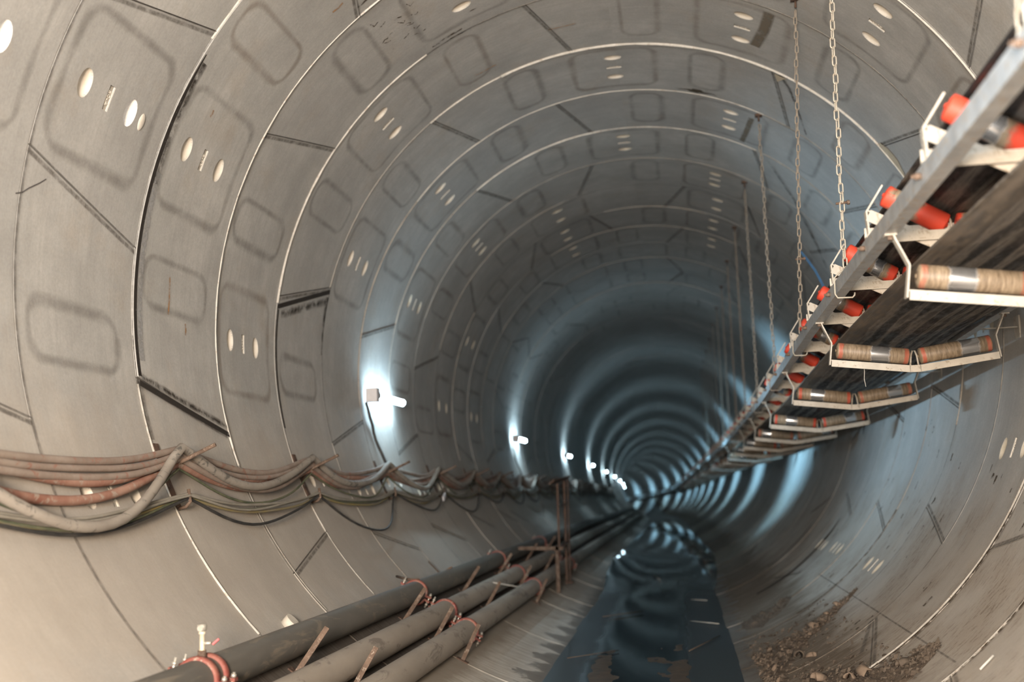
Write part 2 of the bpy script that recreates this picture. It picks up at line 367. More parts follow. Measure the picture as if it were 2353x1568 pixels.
# ------------------------------------------------------------------ the lining: precast rings of five segments and a key
KEY = {-3: 203, -2: 293, -1: 113.8, 0: 158.5, 1: 113, 2: 293.3, 3: 247, 4: 203.4, 5: 247, 6: 203.8, 7: 316, 8: 67.3, 9: 113, 10: 67.3,
       11: 203, 12: 158, 13: 67, 14: 293, 15: 203, 16: 113, 17: 248, 18: 158, 19: 68}
def joints(phi):
    """edges of the segments: list of (theta at near side, theta at far side), in rising order starting from the key's lower edge"""
    e = [(phi - 8.9, phi - 14.6), (phi + 8.9, phi + 14.6)]
    for m in (1, 2): e.append((phi + 11.75 + 67.3 * m - 2.9, phi + 11.75 + 67.3 * m + 2.9))
    for m in (2, 1): e.append((phi - 11.75 - 67.3 * m + 2.9 + 360, phi - 11.75 - 67.3 * m - 2.9 + 360))
    return e
BACK = 0.10
def segment(k, a, b, off, nth, socks, plate_txt, last_y=None):
    """one precast segment between edges a and b (each (near, far) in degrees) of ring k"""
    y0, y1 = ky(k) + 0.004, ky(k + 1) - 0.004; ge = 0.07
    M = MB(); ny = 6 if nth > 12 or k < NEAR else 2
    def th(i, f): lo = a[0] + (a[1] - a[0]) * f + ge; hi = b[0] + (b[1] - b[0]) * f - ge; return lo + (hi - lo) * i / nth
    bev = 0.006
    front = [[P(th(i, j / ny), y0 + (y1 - y0) * j / ny, off) for i in range(nth + 1)] for j in range(ny + 1)]
    M.grid(front)
    back = [[P(th(i, j / ny), y0 + (y1 - y0) * j / ny, -BACK) for i in range(nth, -1, -1)] for j in range(ny + 1)]
    M.grid(back)
    m = nth + 1; nf = (ny + 1) * m
    F = lambda j, i: j * m + i
    B = lambda j, i: nf + j * m + (nth - i)
    for i in range(nth):
        M.f.append([F(0, i + 1), F(0, i), B(0, i), B(0, i + 1)]); M.sm.append(False)
        M.f.append([F(ny, i), F(ny, i + 1), B(ny, i + 1), B(ny, i)]); M.sm.append(False)
    for j in range(ny):
        M.f.append([F(j, 0), F(j + 1, 0), B(j + 1, 0), B(j, 0)]); M.sm.append(False)
        M.f.append([F(j + 1, nth), F(j, nth), B(j, nth), B(j + 1, nth)]); M.sm.append(False)
    # grid winds so that faces point outward from the solid; flip if needed
    o = M.build('wall_segment', 'segment_concrete'); tag(o, kind='structure')
    bm = bmesh.new(); bm.from_mesh(o.data); bmesh.ops.recalc_face_normals(bm, faces=bm.faces); 
    for e in bm.edges:
        if len(e.link_faces) == 2 and e.link_faces[0].smooth != e.link_faces[1].smooth: e.smooth = False
    bm.to_mesh(o.data); bm.free()
    if socks:
        C = MB(); c = (a[0] + b[0] + a[1] + b[1]) / 4
        for f in socks:
            yc = ky(k) + f * RL; sock_cut(C, c, yc, off)
        if plate_txt:
            yc = ky(k) + 0.455 * RL; pc = P(c, yc, off); an = math.radians(c); nrm = Vector((-math.cos(an), 0, -math.sin(an))); tn = Vector((-math.sin(an), 0, math.cos(an)))
            Mx = Matrix((tn, Vector((0, 1, 0)), nrm)).transposed()
            C.box(pc, (0.142, 0.055, 0.024), Mx)
        cut = C.build('cutter', 'segment_concrete')
        bm = bmesh.new(); bm.from_mesh(cut.data); bmesh.ops.recalc_face_normals(bm, faces=bm.faces); bm.to_mesh(cut.data); bm.free()
        md = o.modifiers.new('sockets', 'BOOLEAN'); md.object = cut; md.operation = 'DIFFERENCE'; md.solver = 'EXACT'; md.use_self = True
        pending.append((o, cut))
        for f in socks:
            yc = ky(k) + f * RL
            D = MB(); sock_dish(D, c, yc, off); D.build('grout_socket', 'socket_foam' if (k, f) in FOAM and abs(c - 158.8) < 3 else ('socket_dirty' if cmod(c) > 300 or cmod(c) < 20 or k > 5 else 'socket_fill'), o)
        if plate_txt:
            D = MB(); Mx2 = Mx; D.box(pc - nrm * 0.0105, (0.139, 0.052, 0.003), Mx2); pl = D.build('number_plate', 'plate_concrete', o)
            lip = MB(); lip.bar(pc - nrm * 0.005 + Vector((0, 0.0285, 0)) - tn * 0.071, pc - nrm * 0.005 + Vector((0, 0.0285, 0)) + tn * 0.071, 0.006, 0.012, nrm); lip.build('plate_rim', 'raised_letters', pl)
            tc = bpy.data.curves.new('number', 'FONT'); tc.body = plate_txt; tc.size = 0.046; tc.extrude = 0.003; tc.align_x = 'CENTER'; tc.align_y = 'CENTER'
            to = bpy.data.objects.new('number', tc); sc.collection.objects.link(to); to.parent = pl
            # letters read down the wall, tops towards the far end of the tunnel
            down = -tn if tn.z > 0 else tn
            if abs(tn.z) < 0.25: down = tn
            yv = Vector((0, 1, 0)); xv = yv.cross(nrm)
            to.matrix_world = Matrix(((xv.x, yv.x, nrm.x, 0), (xv.y, yv.y, nrm.y, 0), (xv.z, yv.z, nrm.z, 0), (0, 0, 0, 1)))
            to.location = pc - nrm * 0.0065
            tc.materials.append(MATS['raised_letters']); texts.append(to)
    return o
cmod = lambda c: c % 360
simple('socket_dirty', (0.36, 0.32, 0.25), (0.50, 0.46, 0.38), 8, 0.7, bump=0.05)
pending = []; texts = []; FOAM = {(0, 0.66), (-1, 0.66)}
def sock_pt(c, yc, off, u, v, h): # u circumferential metres, v axial metres, h depth outward
    return P(c + math.degrees(u / R), yc + v, off - h)
SU, SV, SD = 0.083, 0.062, 0.042
def sock_cut(C, c, yc, off):
    rows = []; n0 = len(C.v); N = 20; rings = 5
    # closed solid: cap slightly inside the tunnel, bowl outside
    for i in range(rings + 1):
        t = i / rings; ph = t * math.pi / 2; r = math.cos(ph); h = math.sin(ph) * SD
        if i == rings: break
        rows.append([sock_pt(c, yc, off, SU * r * math.cos(2 * math.pi * j / N), SV * r * math.sin(2 * math.pi * j / N), h) for j in range(N)])
    top = [sock_pt(c, yc, off, SU * 1.02 * math.cos(2 * math.pi * j / N), SV * 1.02 * math.sin(2 * math.pi * j / N), -0.01) for j in range(N)]
    rows = [top] + rows
    for r in rows: C.v += r
    for i in range(len(rows) - 1):
        for j in range(N): C.f.append([n0 + i * N + j, n0 + i * N + (j + 1) % N, n0 + (i + 1) * N + (j + 1) % N, n0 + (i + 1) * N + j]); C.sm.append(True)
    C.f.append([n0 + j for j in range(N)][::-1]); C.sm.append(False)
    C.v.append(sock_pt(c, yc, off, 0, 0, SD)); e = len(C.v) - 1; l = n0 + (len(rows) - 1) * N
    for j in range(N): C.f.append([l + j, l + (j + 1) % N, e]); C.sm.append(True)
def sock_dish(D, c, yc, off):
    n0 = len(D.v); N = 24; rings = 6; u0, v0, sd = SU * 0.985, SV * 0.985, SD * 0.86; off2 = off - 0.0015
    rows = []
    for i in range(rings):
        ph = i / rings * math.pi / 2; r = math.cos(ph)
        rows.append([sock_pt(c, yc, off2, u0 * r * math.cos(2 * math.pi * j / N), v0 * r * math.sin(2 * math.pi * j / N), math.sin(ph) * sd) for j in range(N)])
    for r in rows: D.v += r
    for i in range(rings - 1):
        for j in range(N): D.f.append([n0 + i * N + j, n0 + i * N + (j + 1) % N, n0 + (i + 1) * N + (j + 1) % N, n0 + (i + 1) * N + j]); D.sm.append(True)
    D.v.append(sock_pt(c, yc, off2, 0, 0, sd)); e = len(D.v) - 1; l = n0 + (rings - 1) * N
    for j in range(N): D.f.append([l + j, l + (j + 1) % N, e]); D.sm.append(True)

TXT = {(0, 158): '50-A', (1, 158): 'B-02', (2, 181): 'A-02'}
def pad_marks(k, c, parent, key, r):
    """rounded outlines left by the lifting pads, as the segments carry them"""
    y0 = ky(k)
    def rr(cen_t, half, ya, yb, w, alpha_mat):
        h = half; rt = 2.6; ry = 0.13; pts = []
        def arc(ct, cy, a0, a1): 
            for i in range(7):
                a = math.radians(a0 + (a1 - a0) * i / 6); pts.append((ct + rt * math.cos(a), cy + ry * math.sin(a)))
        arc(cen_t + h - rt, yb - ry, 0, 90); arc(cen_t - h + rt, yb - ry, 90, 180); arc(cen_t - h + rt, ya + ry, 180, 270); arc(cen_t + h - rt, ya + ry, 270, 360)
        pts.append(pts[0]); q_ = [pts[0]]
        for a_, b_ in zip(pts, pts[1:]):
            n_ = max(1, int(abs(a_[0] - b_[0]) / 1.2)); q_ += sub(a_, b_, n_)[1:]
        pts = q_
        ww = [w * (1 + 0.25 * math.sin(i * 0.7 + cen_t)) for i in range(len(pts))]; ww[-1] = ww[0]
        strip(pts, ww, alpha_mat, 'pad_mark', parent, 0.0022 + o_off)
    o_off = parent['off']
    mt = 'pad_mark_rusty' if r.random() < 0.35 else 'pad_mark'
    if 22 < c % 360 < 193: rr(c, 8.0, y0 + 0.10, y0 + 0.87 * RL, r.uniform(0.06, 0.095), mt)
    if not key:
        for sgn in (-1, 1):
          cc = (c + sgn * 18.0) % 360
          if (22 < cc < 193 or (k < 1 and 178 < cc < 192)) and r.random() > .12: rr(c + sgn * 18.0, 3.2, y0 + 0.11, y0 + 0.84 * RL, r.uniform(0.06, 0.095), 'pad_mark_rusty' if r.random() < 0.3 else 'pad_mark')

NEAR = 14
OFFS = {(1, 158): 0.014, (0, 158): 0.0, (0, 204): -0.002, (3, 203): 0.0, (2, 180): -0.004, (3, 135): -0.004}
NEAR = 14
for k in range(-6, 26):
    phi = KEY.get(k, RND.choice([67.5, 112.5, 157.5, 202.5, 247.5, 292.5, 315]))
    e = joints(phi); r = random.Random(100 + k)
    for i in range(6):
        a = e[i]; b = e[(i + 1) % 6]
        if i == 5: b = (b[0] + 360, b[1] + 360)
        c = (a[0] + b[0] + a[1] + b[1]) / 4; cm = c % 360; key = i == 0
        off = r.uniform(-0.004, 0.004)
        for (kk, tt), v in OFFS.items():
            if kk == k and abs(cm - tt) < 3: off = v
        vis = not (225 < cm < 315)
        detail = -1 <= k < NEAR and vis
        socks = [0.25, 0.66] if detail and k < 11 else []
        txt = None
        if socks and k <= 7:
            txt = 'A-02'
            for (kk, tt), v in TXT.items():
                if kk == k and abs(cm - tt) < 3: txt = v
        o = segment(k, a, b, off, (32 if not key else 12) if k < NEAR else 12, socks, txt)
        o['off'] = off
        if detail: pad_marks(k, c, o, key, r)
        elif vis and k < 18 and not socks:
            pad_marks(k, c, o, key, r)
        # the longitudinal joint at the segment's upper edge: a dark line with a pale arris
        if -2 <= k < 16:
            pts = sub((a[0], ky(k)), (a[1], ky(k + 1)), 6)
            strip(pts, 0.014, 'joint_line', 'joint_line', o, max(off, 0) + 0.006)
            strip([(t + 0.55, y) for t, y in pts], 0.034, 'joint_soft', 'joint_arris', o, off + 0.0016)
# apply the socket cuts and letters
dg = bpy.context.evaluated_depsgraph_get(); dg.update()
for o, cut in pending:
    me = bpy.data.meshes.new_from_object(o.evaluated_get(dg)); o.modifiers.clear(); old = o.data; o.data = me; bpy.data.meshes.remove(old)
for o, cut in pending: bpy.data.objects.remove(cut)
def radial_normals(me):
    nrm = [None] * len(me.loops)
    for p in me.polygons:
        c = p.center; cx, cz = cen(c.y); ra = Vector((cx - c.x, 0, cz - c.z)).normalized(); flat = p.normal.dot(ra) > 0.985
        for li in p.loop_indices:
            if flat:
                v = me.vertices[me.loops[li].vertex_index].co; cx, cz = cen(v.y); nrm[li] = Vector((cx - v.x, 0, cz - v.z)).normalized()[:]
            else: nrm[li] = p.normal[:]
    me.normals_split_custom_set(nrm)
for o, cut in pending: radial_normals(o.data)
for t in texts:
    me = bpy.data.meshes.new_from_object(t.evaluated_get(dg)); n = link('number', me, t.parent); n.matrix_world = t.matrix_world.copy(); bpy.data.objects.remove(t)
# ground behind the gaps and the plain far tunnel
B = MB(); ys = [-4 + i * 1.2 for i in range(34)]
B.grid([[P(t * 7.5, y, -0.045) for t in range(49)] for y in ys]); B.build('wall_backing', 'gap_dark')['kind'] = 'structure'
B = MB(); yb = ky(26); ys = [yb + 1.5 * i for i in range(40)] + [yb + 60 + 6 * i for i in range(1, 36)]
B.grid([[P(t * 5, y, 0) for t in range(73)] for y in ys]); B.build('wall_far', 'segment_concrete')['kind'] = 'structure'
# end wall behind the photographer is open; circumferential sealing beads and dark gaps
BEAD = { -1: [(100, 300, 0.010, 'joint_dark')],
    0: [(120, 224, 0.008, 'joint_soft')],
    1: [(60, 145, 0.020, 'seal_bead'), (190, 224, 0.014, 'seal_bead'), (-62, -25, 0.016, 'seal_bead_dull')],
    2: [(-10, 200, 0.018, 'seal_bead'), (-62, -10, 0.015, 'seal_bead_dull'), (200, 224, 0.006, 'seal_bead_dull')],
    3: [(122, 172, 0.021, 'seal_bead'), (36, 112, 0.006, 'seal_bead_dull'), (205, 224, 0.009, 'seal_bead'), (-12, 36, 0.007, 'seal_bead_dull')],
    4: [(20, 112, 0.032, 'seal_bead'), (112, 128, 0.022, 'seal_bead'), (128, 165, 0.008, 'seal_bead_dull'), (-16, 20, 0.020, 'seal_bead_dull'), (205, 224, 0.006, 'seal_bead_dull')],
    5: [(60, 140, 0.016, 'seal_bead'), (140, 186, 0.02, 'seal_bead_dull'), (20, 60, 0.010, 'seal_bead_dull')],
    6: [(96, 128, 0.024, 'seal_bead'), (60, 96, 0.014, 'seal_bead'), (128, 190, 0.018, 'seal_bead_dull'), (10, 60, 0.012, 'seal_bead_dull')],
    7: [(50, 160, 0.010, 'seal_bead_dull')], 8: [(110, 165, 0.012, 'seal_bead_dull')], 9: [(70, 100, 0.018, 'seal_bead_dull'), (150, 195, 0.012, 'seal_bead_dull')], 10: [(60, 120, 0.014, 'seal_bead_dull')],
    11: [(140, 190, 0.014, 'seal_bead_dull')], 12: [(60, 190, 0.012, 'seal_bead_dull')], 14: [(50, 160, 0.014, 'seal_bead_dull')]}
for k, runs in BEAD.items():
    par = empty('trim_%d' % (k + 2), (0, 0, 0), kind='structure')
    r = random.Random(k)
    strip([(t * 3, ky(k)) for t in range(-21, 81)], 0.026, 'joint_soft', 'joint_gap', par, 0.006)
    for (t0, t1, wd, mt) in runs:
        n = max(2, int((t1 - t0) / 2))
        if mt.startswith('seal'):
            M = MB(); pts = [P(t0 + (t1 - t0) * i / n, ky(k) + r.uniform(-.0015, .0015), 0.013 if k == 2 else 0.003) for i in range(n + 1)]
            M.tube(pts, [wd * 0.4 * r.uniform(0.75, 1.2) for _ in pts], 8); M.build('sealing_bead', mt, par)
        else: strip([(t0 + (t1 - t0) * i / n, ky(k)) for i in range(n + 1)], wd, mt, 'joint_gap', par, 0.004)
# stains, gaps and repairs seen on the near rings
marks = empty('trim_40', kind='structure')
SU, SV, SD = 0.055, 0.032, -0.016
D = MB(); sock_dish(D, 158.7, ky(0.775), 0.0); D.build('small_socket', 'socket_fill', marks)
r = random.Random(5)
strip([(147 + i * 1.5, ky(1) + 0.018) for i in range(29)], [0.012 + 0.035 * min(1, i / 5) for i in range(29)], 'joint_dark', 'dirty_step', marks, 0.017)
strip([(163 + i * 1.5, ky(1) + 0.075) for i in range(17)], 0.09, 'smear_grey', 'dirty_step', marks, 0.0172)
strip([(148 + i * 1.5, ky(1) + 0.055) for i in range(12)], 0.09, 'grime', 'dirty_step', marks, 0.0168)
strip(sub((189.9, ky(1)), (195.4, ky(2)), 8), 0.045, 'joint_dark', 'open_joint', marks, 0.018)
strip(sub((188.9, ky(1)), (194.2, ky(2)), 8), 0.06, 'grime', 'open_joint', marks, 0.018)
strip(sub((172.6, ky(3)), (165.9, ky(4)), 8), 0.045, 'joint_dark', 'open_joint', marks, 0.008)
strip(sub((173.6, ky(3) + .1), (167.6, ky(4)), 8), 0.09, 'grime', 'seepage', marks, 0.008)
strip(sub((167, ky(4) - 0.03), (178, ky(4) - 0.02), 8), [0.11 - 0.01 * i for i in range(9)], 'grime', 'seepage', marks, 0.008)
strip(sub((173, ky(3) + 0.03), (193, ky(3) + 0.02), 12), 0.03, 'joint_dark', 'open_joint', marks, 0.006)
strip(sub((203, ky(3)), (206, ky(3)), 3), 0.07, 'grime', 'open_joint', marks, 0.006)
strip([(170.0, 5.274), (170.7, 5.224), (171.5, 5.157), (171.7, 5.14), (172.4, 5.092), (172.8, 5.037)], 0.009, 'crack', 'crack', marks, 0.003)
for (t0, yy, n, ww) in ((120.5, 8.66, 9, 0.05), (118, 8.72, 6, 0.03), (127.0, 7.40, 5, 0.035), (112.5, 8.45, 3, 0.02)):
    strip(jit([(t0 - i * 0.7, yy) for i in range(n)], .2, .008, r), [ww * (0.4 + 0.6 * math.sin(math.pi * (i + .5) / n)) for i in range(n)], 'grime_brown', 'dark_mark', marks, 0.006)
for i in range(16):
    t0 = r.uniform(119, 126); yy = r.uniform(7.75, 8.35); strip([(t0, yy), (t0 + r.uniform(.3, 1.0), yy + r.uniform(-.03, .03)), (t0 + 1.2, yy + r.uniform(-.05, .05))], r.uniform(.008, .022), 'grime_brown', 'dark_mark', marks, 0.006)
strip([(78.3 - i * .9, 11.07 - .012 * (i % 3)) for i in range(10)], [.02, .02, .03, .09, .17, .13, .06, .04, .03, .01], 'stain_solid', 'dark_mark', marks, 0.006)
strip([(72, 11.0), (79, 11.05)], 0.02, 'grime_brown', 'dark_mark', marks, 0.006)
strip([(62.4, 11.40), (62.9, 11.8), (63.6, 12.25)], 0.07, 'brown_patch', 'brown_stain', marks, 0.006)
strip([(58.8, 9.95), (56.5, 10.15), (54.0, 10.5), (50.5, 11.05)], [0.07, .05, .035, .02], 'grime', 'seepage', marks, 0.006)
strip([(57, 12.5), (48, 13.3), (38, 14.2), (32, 14.6)], [0.04, .06, .09, .05], 'grime', 'seepage', marks, 0.006)
strip([(62.8, 8.80), (63.2, 9.15), (64.3, 9.55)], 0.11, 'brown_patch', 'brown_stain', marks, 0.006)
for (t, y_, l) in ((175, 6.75, 5.0), (180.5, 7.0, 1.6), (128.5, 7.2, 2), (112, 9.6, 4.5), (152, 6.7, 1), (96, 9.3, 5)):
    strip([(t, y_), (t + l / 2, y_ + .01), (t + l, y_)], 0.03, 'rust_mark', 'rust_stain', marks, 0.018)
for (t0, t1, yy, ww) in ((322, 303, ky(9.25), 0.09), (324, 296, ky(7.5), 0.12)):
    n = 14; strip([(t0 + (t1 - t0) * i / n, yy) for i in range(n + 1)], [ww * min(1, .25 + i / 4) for i in range(n + 1)], 'joint_dark', 'open_joint', marks, 0.007)
strip([(355, 14.98), (351, 14.98), (347, 15.0)], [0.05, .11, .03], 'joint_dark', 'dark_mark', marks, 0.006)  # short dark ribbon on the right wall below the conveyor
for kk, (a0, a1) in ((2, (303, 307.5)),):
    strip(sub((a0, ky(2.45)), (a1, ky(3.02)), 4), 0.05, 'joint_soft', 'open_joint', marks, 0.006)
strip([(309.3, ky(1.1) + i * 0.4) for i in range(16)], 0.016, 'joint_soft', 'casting_line', marks, 0.006)
for k, t0, t1 in ((1, 300, 345), (2, 300, 332), (5, 300, 330)):
    strip([(t0 + i * 2, ky(k) - .01) for i in range(int((t1 - t0) / 2))], 0.10, 'grime_brown', 'dark_mark', marks, 0.005)
for i in range(70):   # brown splashes on the right haunch
    t0 = r.uniform(304, 346); yy = r.uniform(7, 15); l = r.uniform(.5, 1.8); strip([(t0, yy), (t0 + l / 2, yy + r.uniform(-.01, .01)), (t0 + l, yy)], r.uniform(.02, .07), 'grime_brown', 'splash', marks, 0.0055)
for (t, y_, wd) in ((58.8, 9.97, 0.12),):
    M = MB(); M.grid([[P(t + 1.0, y_, .012), P(t + .1, y_ + .16, .012)], [P(t - 1.6, y_ - .01, .012), P(t - .9, y_ + .04, .012)]]); M.build('repair_patch', 'patch_mortar', marks)
strip([(36.6, ky(4) - .02), (34.5, ky(4) - .05), (32.5, ky(4) - .06), (30.5, ky(4) - .03), (29, ky(4) - .01)], [0.12, .17, .15, .08, .03], 'patch_mortar', 'repair_patch', marks, 0.008)
strip([(-150 + 360 - 26 + i, ky(1) + .02) for i in range(14)], 0.09, 'joint_soft', 'open_joint', marks, 0.006)

# ------------------------------------------------------------------ water, mud, dirt
W = MB(); zw = 0.108; rows = []
def zwat(y): return cen(y)[1] - R + interp(y, [0, 17, 19.5, 24, 45, 75], [zw, zw + .01, .16, .20, .12, .02])
for i in range(75):
    y = 1.0 + i * 1.0; cx, cz = cen(y); hw = math.sqrt(max(0.01, R * R - (cz - zwat(y)) ** 2)) + 0.02
    rows.append([(cx - hw + 2 * hw * j / 12, y, zwat(y)) for j in range(13)])
W.grid(rows); wo = W.build('shallow_water', 'water'); tag(wo, 'dark blue shallow water standing along the bottom of the tunnel', 'water', kind='stuff')
from mathutils import noise as mn
M = MB(); rows = []; nx, nyy = 70, 170
for j in range(nyy):
    y = 3.5 + j * 0.07; rows.append([])
    for i in range(nx):
        x = -0.75 + 1.6 * i / (nx - 1); cx, cz = cen(y)
        m_ = max(0, 1 - abs((x + 0.02) / 0.62) ** 3); fade = max(0, min(1, (14.2 - y) / 4.5))
        h = mn.fractal(Vector((x * 3.0, y * 1.2, 0)), 0.9, 2.0, 5) * 0.022 + mn.noise(Vector((x * 18, y * 12, 3))) * 0.004
        edge = 0.5 * math.exp(-((abs(x) - .34) / .1) ** 2)
        rows[-1].append((cx + x, y, cz - R + zw - 0.007 + h * 0.36 + 0.019 * m_ * fade * (0.45 + edge * 1.2) + mn.noise(Vector((x * 9, y * 5, 7))) * 0.0035))
M.grid(rows); mo = M.build('silt_bed', 'mud'); tag(mo, 'brown silt breaking through the shallow water at the tunnel bottom', 'mud', kind='stuff')

def dirt_heap(name, label, spine, seed):
    """a heap of loose dirt lying on the curved invert; spine = [(theta, y, half width)]"""
    r = random.Random(seed); M = MB(); n = len(spine); rows = []; NS = 60; NW = 26
    for i in range(NS + 1):
        f = i / NS * (n - 1); a = min(int(f), n - 2); u = f - a
        t, y, hw = [spine[a][q] + (spine[a + 1][q] - spine[a][q]) * u for q in range(3)]
        row = []
        for j in range(NW + 1):
            v = j / NW * 2 - 1; wob = 0.25 * mn.noise(Vector((t * .5, v * 2, seed)))
            yy = y + v * hw * (1 + wob)
            taper = min(1, 4 * i / NS, 4 * (NS - i) / NS)
            h = max(0, 1 - v * v) * taper * (0.006 + 0.05 * min(1, hw / .25) * (0.25 + abs(mn.fractal(Vector((t * .7, yy * 9, seed)), 0.8, 2, 5)))) - 0.004
            row.append(P(t, yy, h))
        rows.append(row)
    M.grid(rows); o = M.build(name, 'dirt'); return tag(o, label, 'dirt', kind='stuff')
dirt_heap('dirt_heap', 'long heap of brown dirt and crumbs down the right side of the floor', [(310.5, 10.20, .02), (307, 10.12, .07), (303, 10.0, .13), (299, 9.85, .2), (295.5, 9.7, .42), (292, 9.4, .8), (289, 9.2, .9)], 3)
dirt_heap('dirt_heap', 'small brown dirt heap at the bottom right edge of the picture', [(310, 6.95, .06), (307, 6.98, .2), (303, 7.1, .36), (298, 7.6, .6), (294, 7.9, .6)], 9)
dirt_heap('dirt_heap', 'dark smear of dirt beside the water beyond the long heap', [(303, 12.6, .15), (298, 12.2, .35), (293, 12.0, .5), (289, 12.1, .4)], 15)
def crumb(M, c, s, r, nrm):
    k = 5; base = []
    ax = nrm.orthogonal().normalized(); ay = nrm.cross(ax)
    a0 = r.random() * 6; n0 = len(M.v); tl = [r.uniform(.6, 1.3) for _ in range(k)]
    tilt = ax * r.uniform(-.6, .6) + ay * r.uniform(-.6, .6)
    for q in range(k):
        a = a0 + q * 2 * math.pi / k; d = (ax * math.cos(a) * 1.5 + ay * math.sin(a)) * s * tl[q]; M.v.append(c + d + nrm * d.dot(tilt))
    M.v.append(c + nrm * s * 0.7)
    for q in range(k): M.f.append([n0 + q, n0 + (q + 1) % k, n0 + k]); M.sm.append(False)
    M.f.append([n0 + q for q in range(k)][::-1]); M.sm.append(False)
def crumbs(label, n, fn, seed, mat):
    r = random.Random(seed); M = MB()
    for _ in range(n):
        t, y, h = fn(r); p = P(t, y, h); a = math.radians(t); nr = Vector((-math.cos(a), 0, -math.sin(a))); crumb(M, p, r.choice([.004, .006, .008, .012, .018]) * r.uniform(.7, 1.3), r, nr)
    return tag(M.build('loose_crumbs', mat), label, 'debris', kind='stuff')
def on(spine):
    def f(r):
        i = r.randrange(len(spine) - 1); u = r.random(); t, y, hw = [spine[i][q] + (spine[i + 1][q] - spine[i][q]) * u for q in range(3)]
        return t, y + r.gauss(0, .55) * hw, r.uniform(0.0, .035) * min(1, hw / .2)
    return f
S1 = [(310.5, 10.20, .02), (307, 10.12, .07), (303, 10.0, .13), (299, 9.85, .22), (295.5, 9.7, .45), (292, 9.4, .9), (289, 9.0, 1.0)]
crumbs('dark crumbs scattered over the long dirt heap', 1500, on(S1), 4, 'chip_dark')
crumbs('tan crumbs scattered over the long dirt heap', 260, on(S1), 5, 'chip_tan')
S2 = [(310, 6.95, .06), (307, 6.98, .2), (303, 7.1, .36), (298, 7.6, .6), (294, 7.9, .6)]
crumbs('crumbs scattered over the small dirt heap at bottom right', 900, on(S2), 6, 'chip_dark')
crumbs('dark brown crumbs strewn between the two dirt heaps', 350, lambda r: (r.uniform(289, 306), r.uniform(7.5, 11), 0.001), 8, 'chip_dark')
CH = [(300.6, 9.85, .075, 'curled tan chip lying in the middle of the long dirt heap'), (306.2, 10.08, .05, 'small rust-tan chip near the upper end of the long dirt heap'),
      (295.6, 9.0, .085, 'big brown curled chip at the lower left end of the long dirt heap'), (297.2, 8.75, .06, 'tan chip beside the big curled chip in the dirt'),
      (296.2, 7.9, .085, 'standing curled tan chip left of the small dirt heap'), (301.3, 7.35, .09, 'rolled tan chip on top of the small dirt heap'),
      (299.5, 7.45, .07, 'flat tan chip on the left side of the small dirt heap'), (305.4, 6.98, .07, 'dark brown curled chip on the right side of the small dirt heap'),
      (303.8, 10.0, .035, 'grey stone chip on the right edge of the long dirt heap')]
for t, y, s_, lb in CH:
    r = random.Random(int(t * 10)); M = MB(); c = P(t, y, .035); a0 = r.uniform(0, 3); n = 9; rows = []
    dv = Vector((math.cos(a0), math.sin(a0), r.uniform(-.3, .5))).normalized(); sd = dv.cross(Vector((0, 0, 1))).normalized(); up = sd.cross(dv)
    for q in range(n):
        a = math.radians(-20 + 210 * q / (n - 1)); rad = s_ * .42
        rows.append([c + dv * s_ * (.75 + .15 * math.sin(q)) * (u - .5) * 2 * .6 + (sd * math.cos(a) + up * math.sin(a)) * rad * (1 + .2 * r.random()) for u in (0, .5, 1)])
    M.grid(rows); o = M.build('dry_chip', 'chip_dark' if 'dark' in lb or 'brown curled' in lb else 'chip_tan')
    md = o.modifiers.new('thickness', 'SOLIDIFY'); md.thickness = 0.006
    tag(o, lb, 'chip')
def stick(name, a, b, rad, mat, label, cat='stick'):
    M = MB(); M.tube([a, (Vector(a) + Vector(b)) / 2, b], rad, 6); return tag(M.build(name, mat), label, cat)
Z = zw + .006
stick('pale_stick', (.40, 15.15, Z), (.60, 15.0, Z), .004, 'stick_pale', 'upper of two short pale sticks floating on the water at right')
stick('pale_stick', (.38, 12.85, Z), (.68, 12.55, Z), .004, 'stick_pale', 'lower and longer pale stick floating on the water at right')
stick('pale_stick', (-.19, 19.3, Z), (-.06, 18.2, Z), .005, 'stick_pale', 'pale stick on the water in the middle, farthest from the camera')
stick('dark_stick', (-.62, 13.4, Z), (-.18, 13.9, Z), .005, 'chip_dark', 'dark thin stick on the water at left')
stick('dark_stick', (.36, 10.6, Z), (.66, 11.6, Z), .006, 'chip_dark', 'dark thin stick on the wet silt at right')
stick('dark_stick', (-.70, 10.2, Z + .01), (-.28, 10.7, Z), .004, 'chip_dark', 'thin dark stick on the water nearest the left bank')
stick('white_stick', P(312.0, 6.02, .012), P(310.0, 6.0, .012), .006, 'stick_pale', 'short white stick on the concrete near the right picture edge')
stick('white_stick', P(306.5, 6.05, .012), P(305.0, 6.0, .012), .006, 'stick_pale', 'short white stick at the bottom edge of the picture, right')

# ------------------------------------------------------------------ three pipes on the left haunch
PIPES = [(227.45, .0014, .0909), (233.30, .0040, .0921), (238.55, .0107, .0917)]
def pth(i, y):
    a0, s_, r_ = PIPES[i]; yy = min(y, 22); t = a0 + math.degrees(s_ * (yy - 8) / 10) * (1 if y < 22 else 1)
    wob = 0.35 * math.sin((y + 3 * i) / 5.3) * max(0, min(1, (y - 16) / 10)) * (0 if y > 80 else 1)
    return t + wob
def pipe_pt(i, y, up=0.0):
    return P(pth(i, y), y, PIPES[i][2] + 0.002 + up)
ys_p = [1.0 + .6 * i for i in range(70)] + [43 + 2 * i for i in range(60)]
PN = [('hdpe_pipe_dark', 'dark grey plastic water pipe lying highest, against the left wall'), ('dusty_pipe', 'dusty beige plastic pipe in the middle of the three on the floor'), ('dusty_pipe', 'dusty beige plastic pipe nearest the water of the three')]
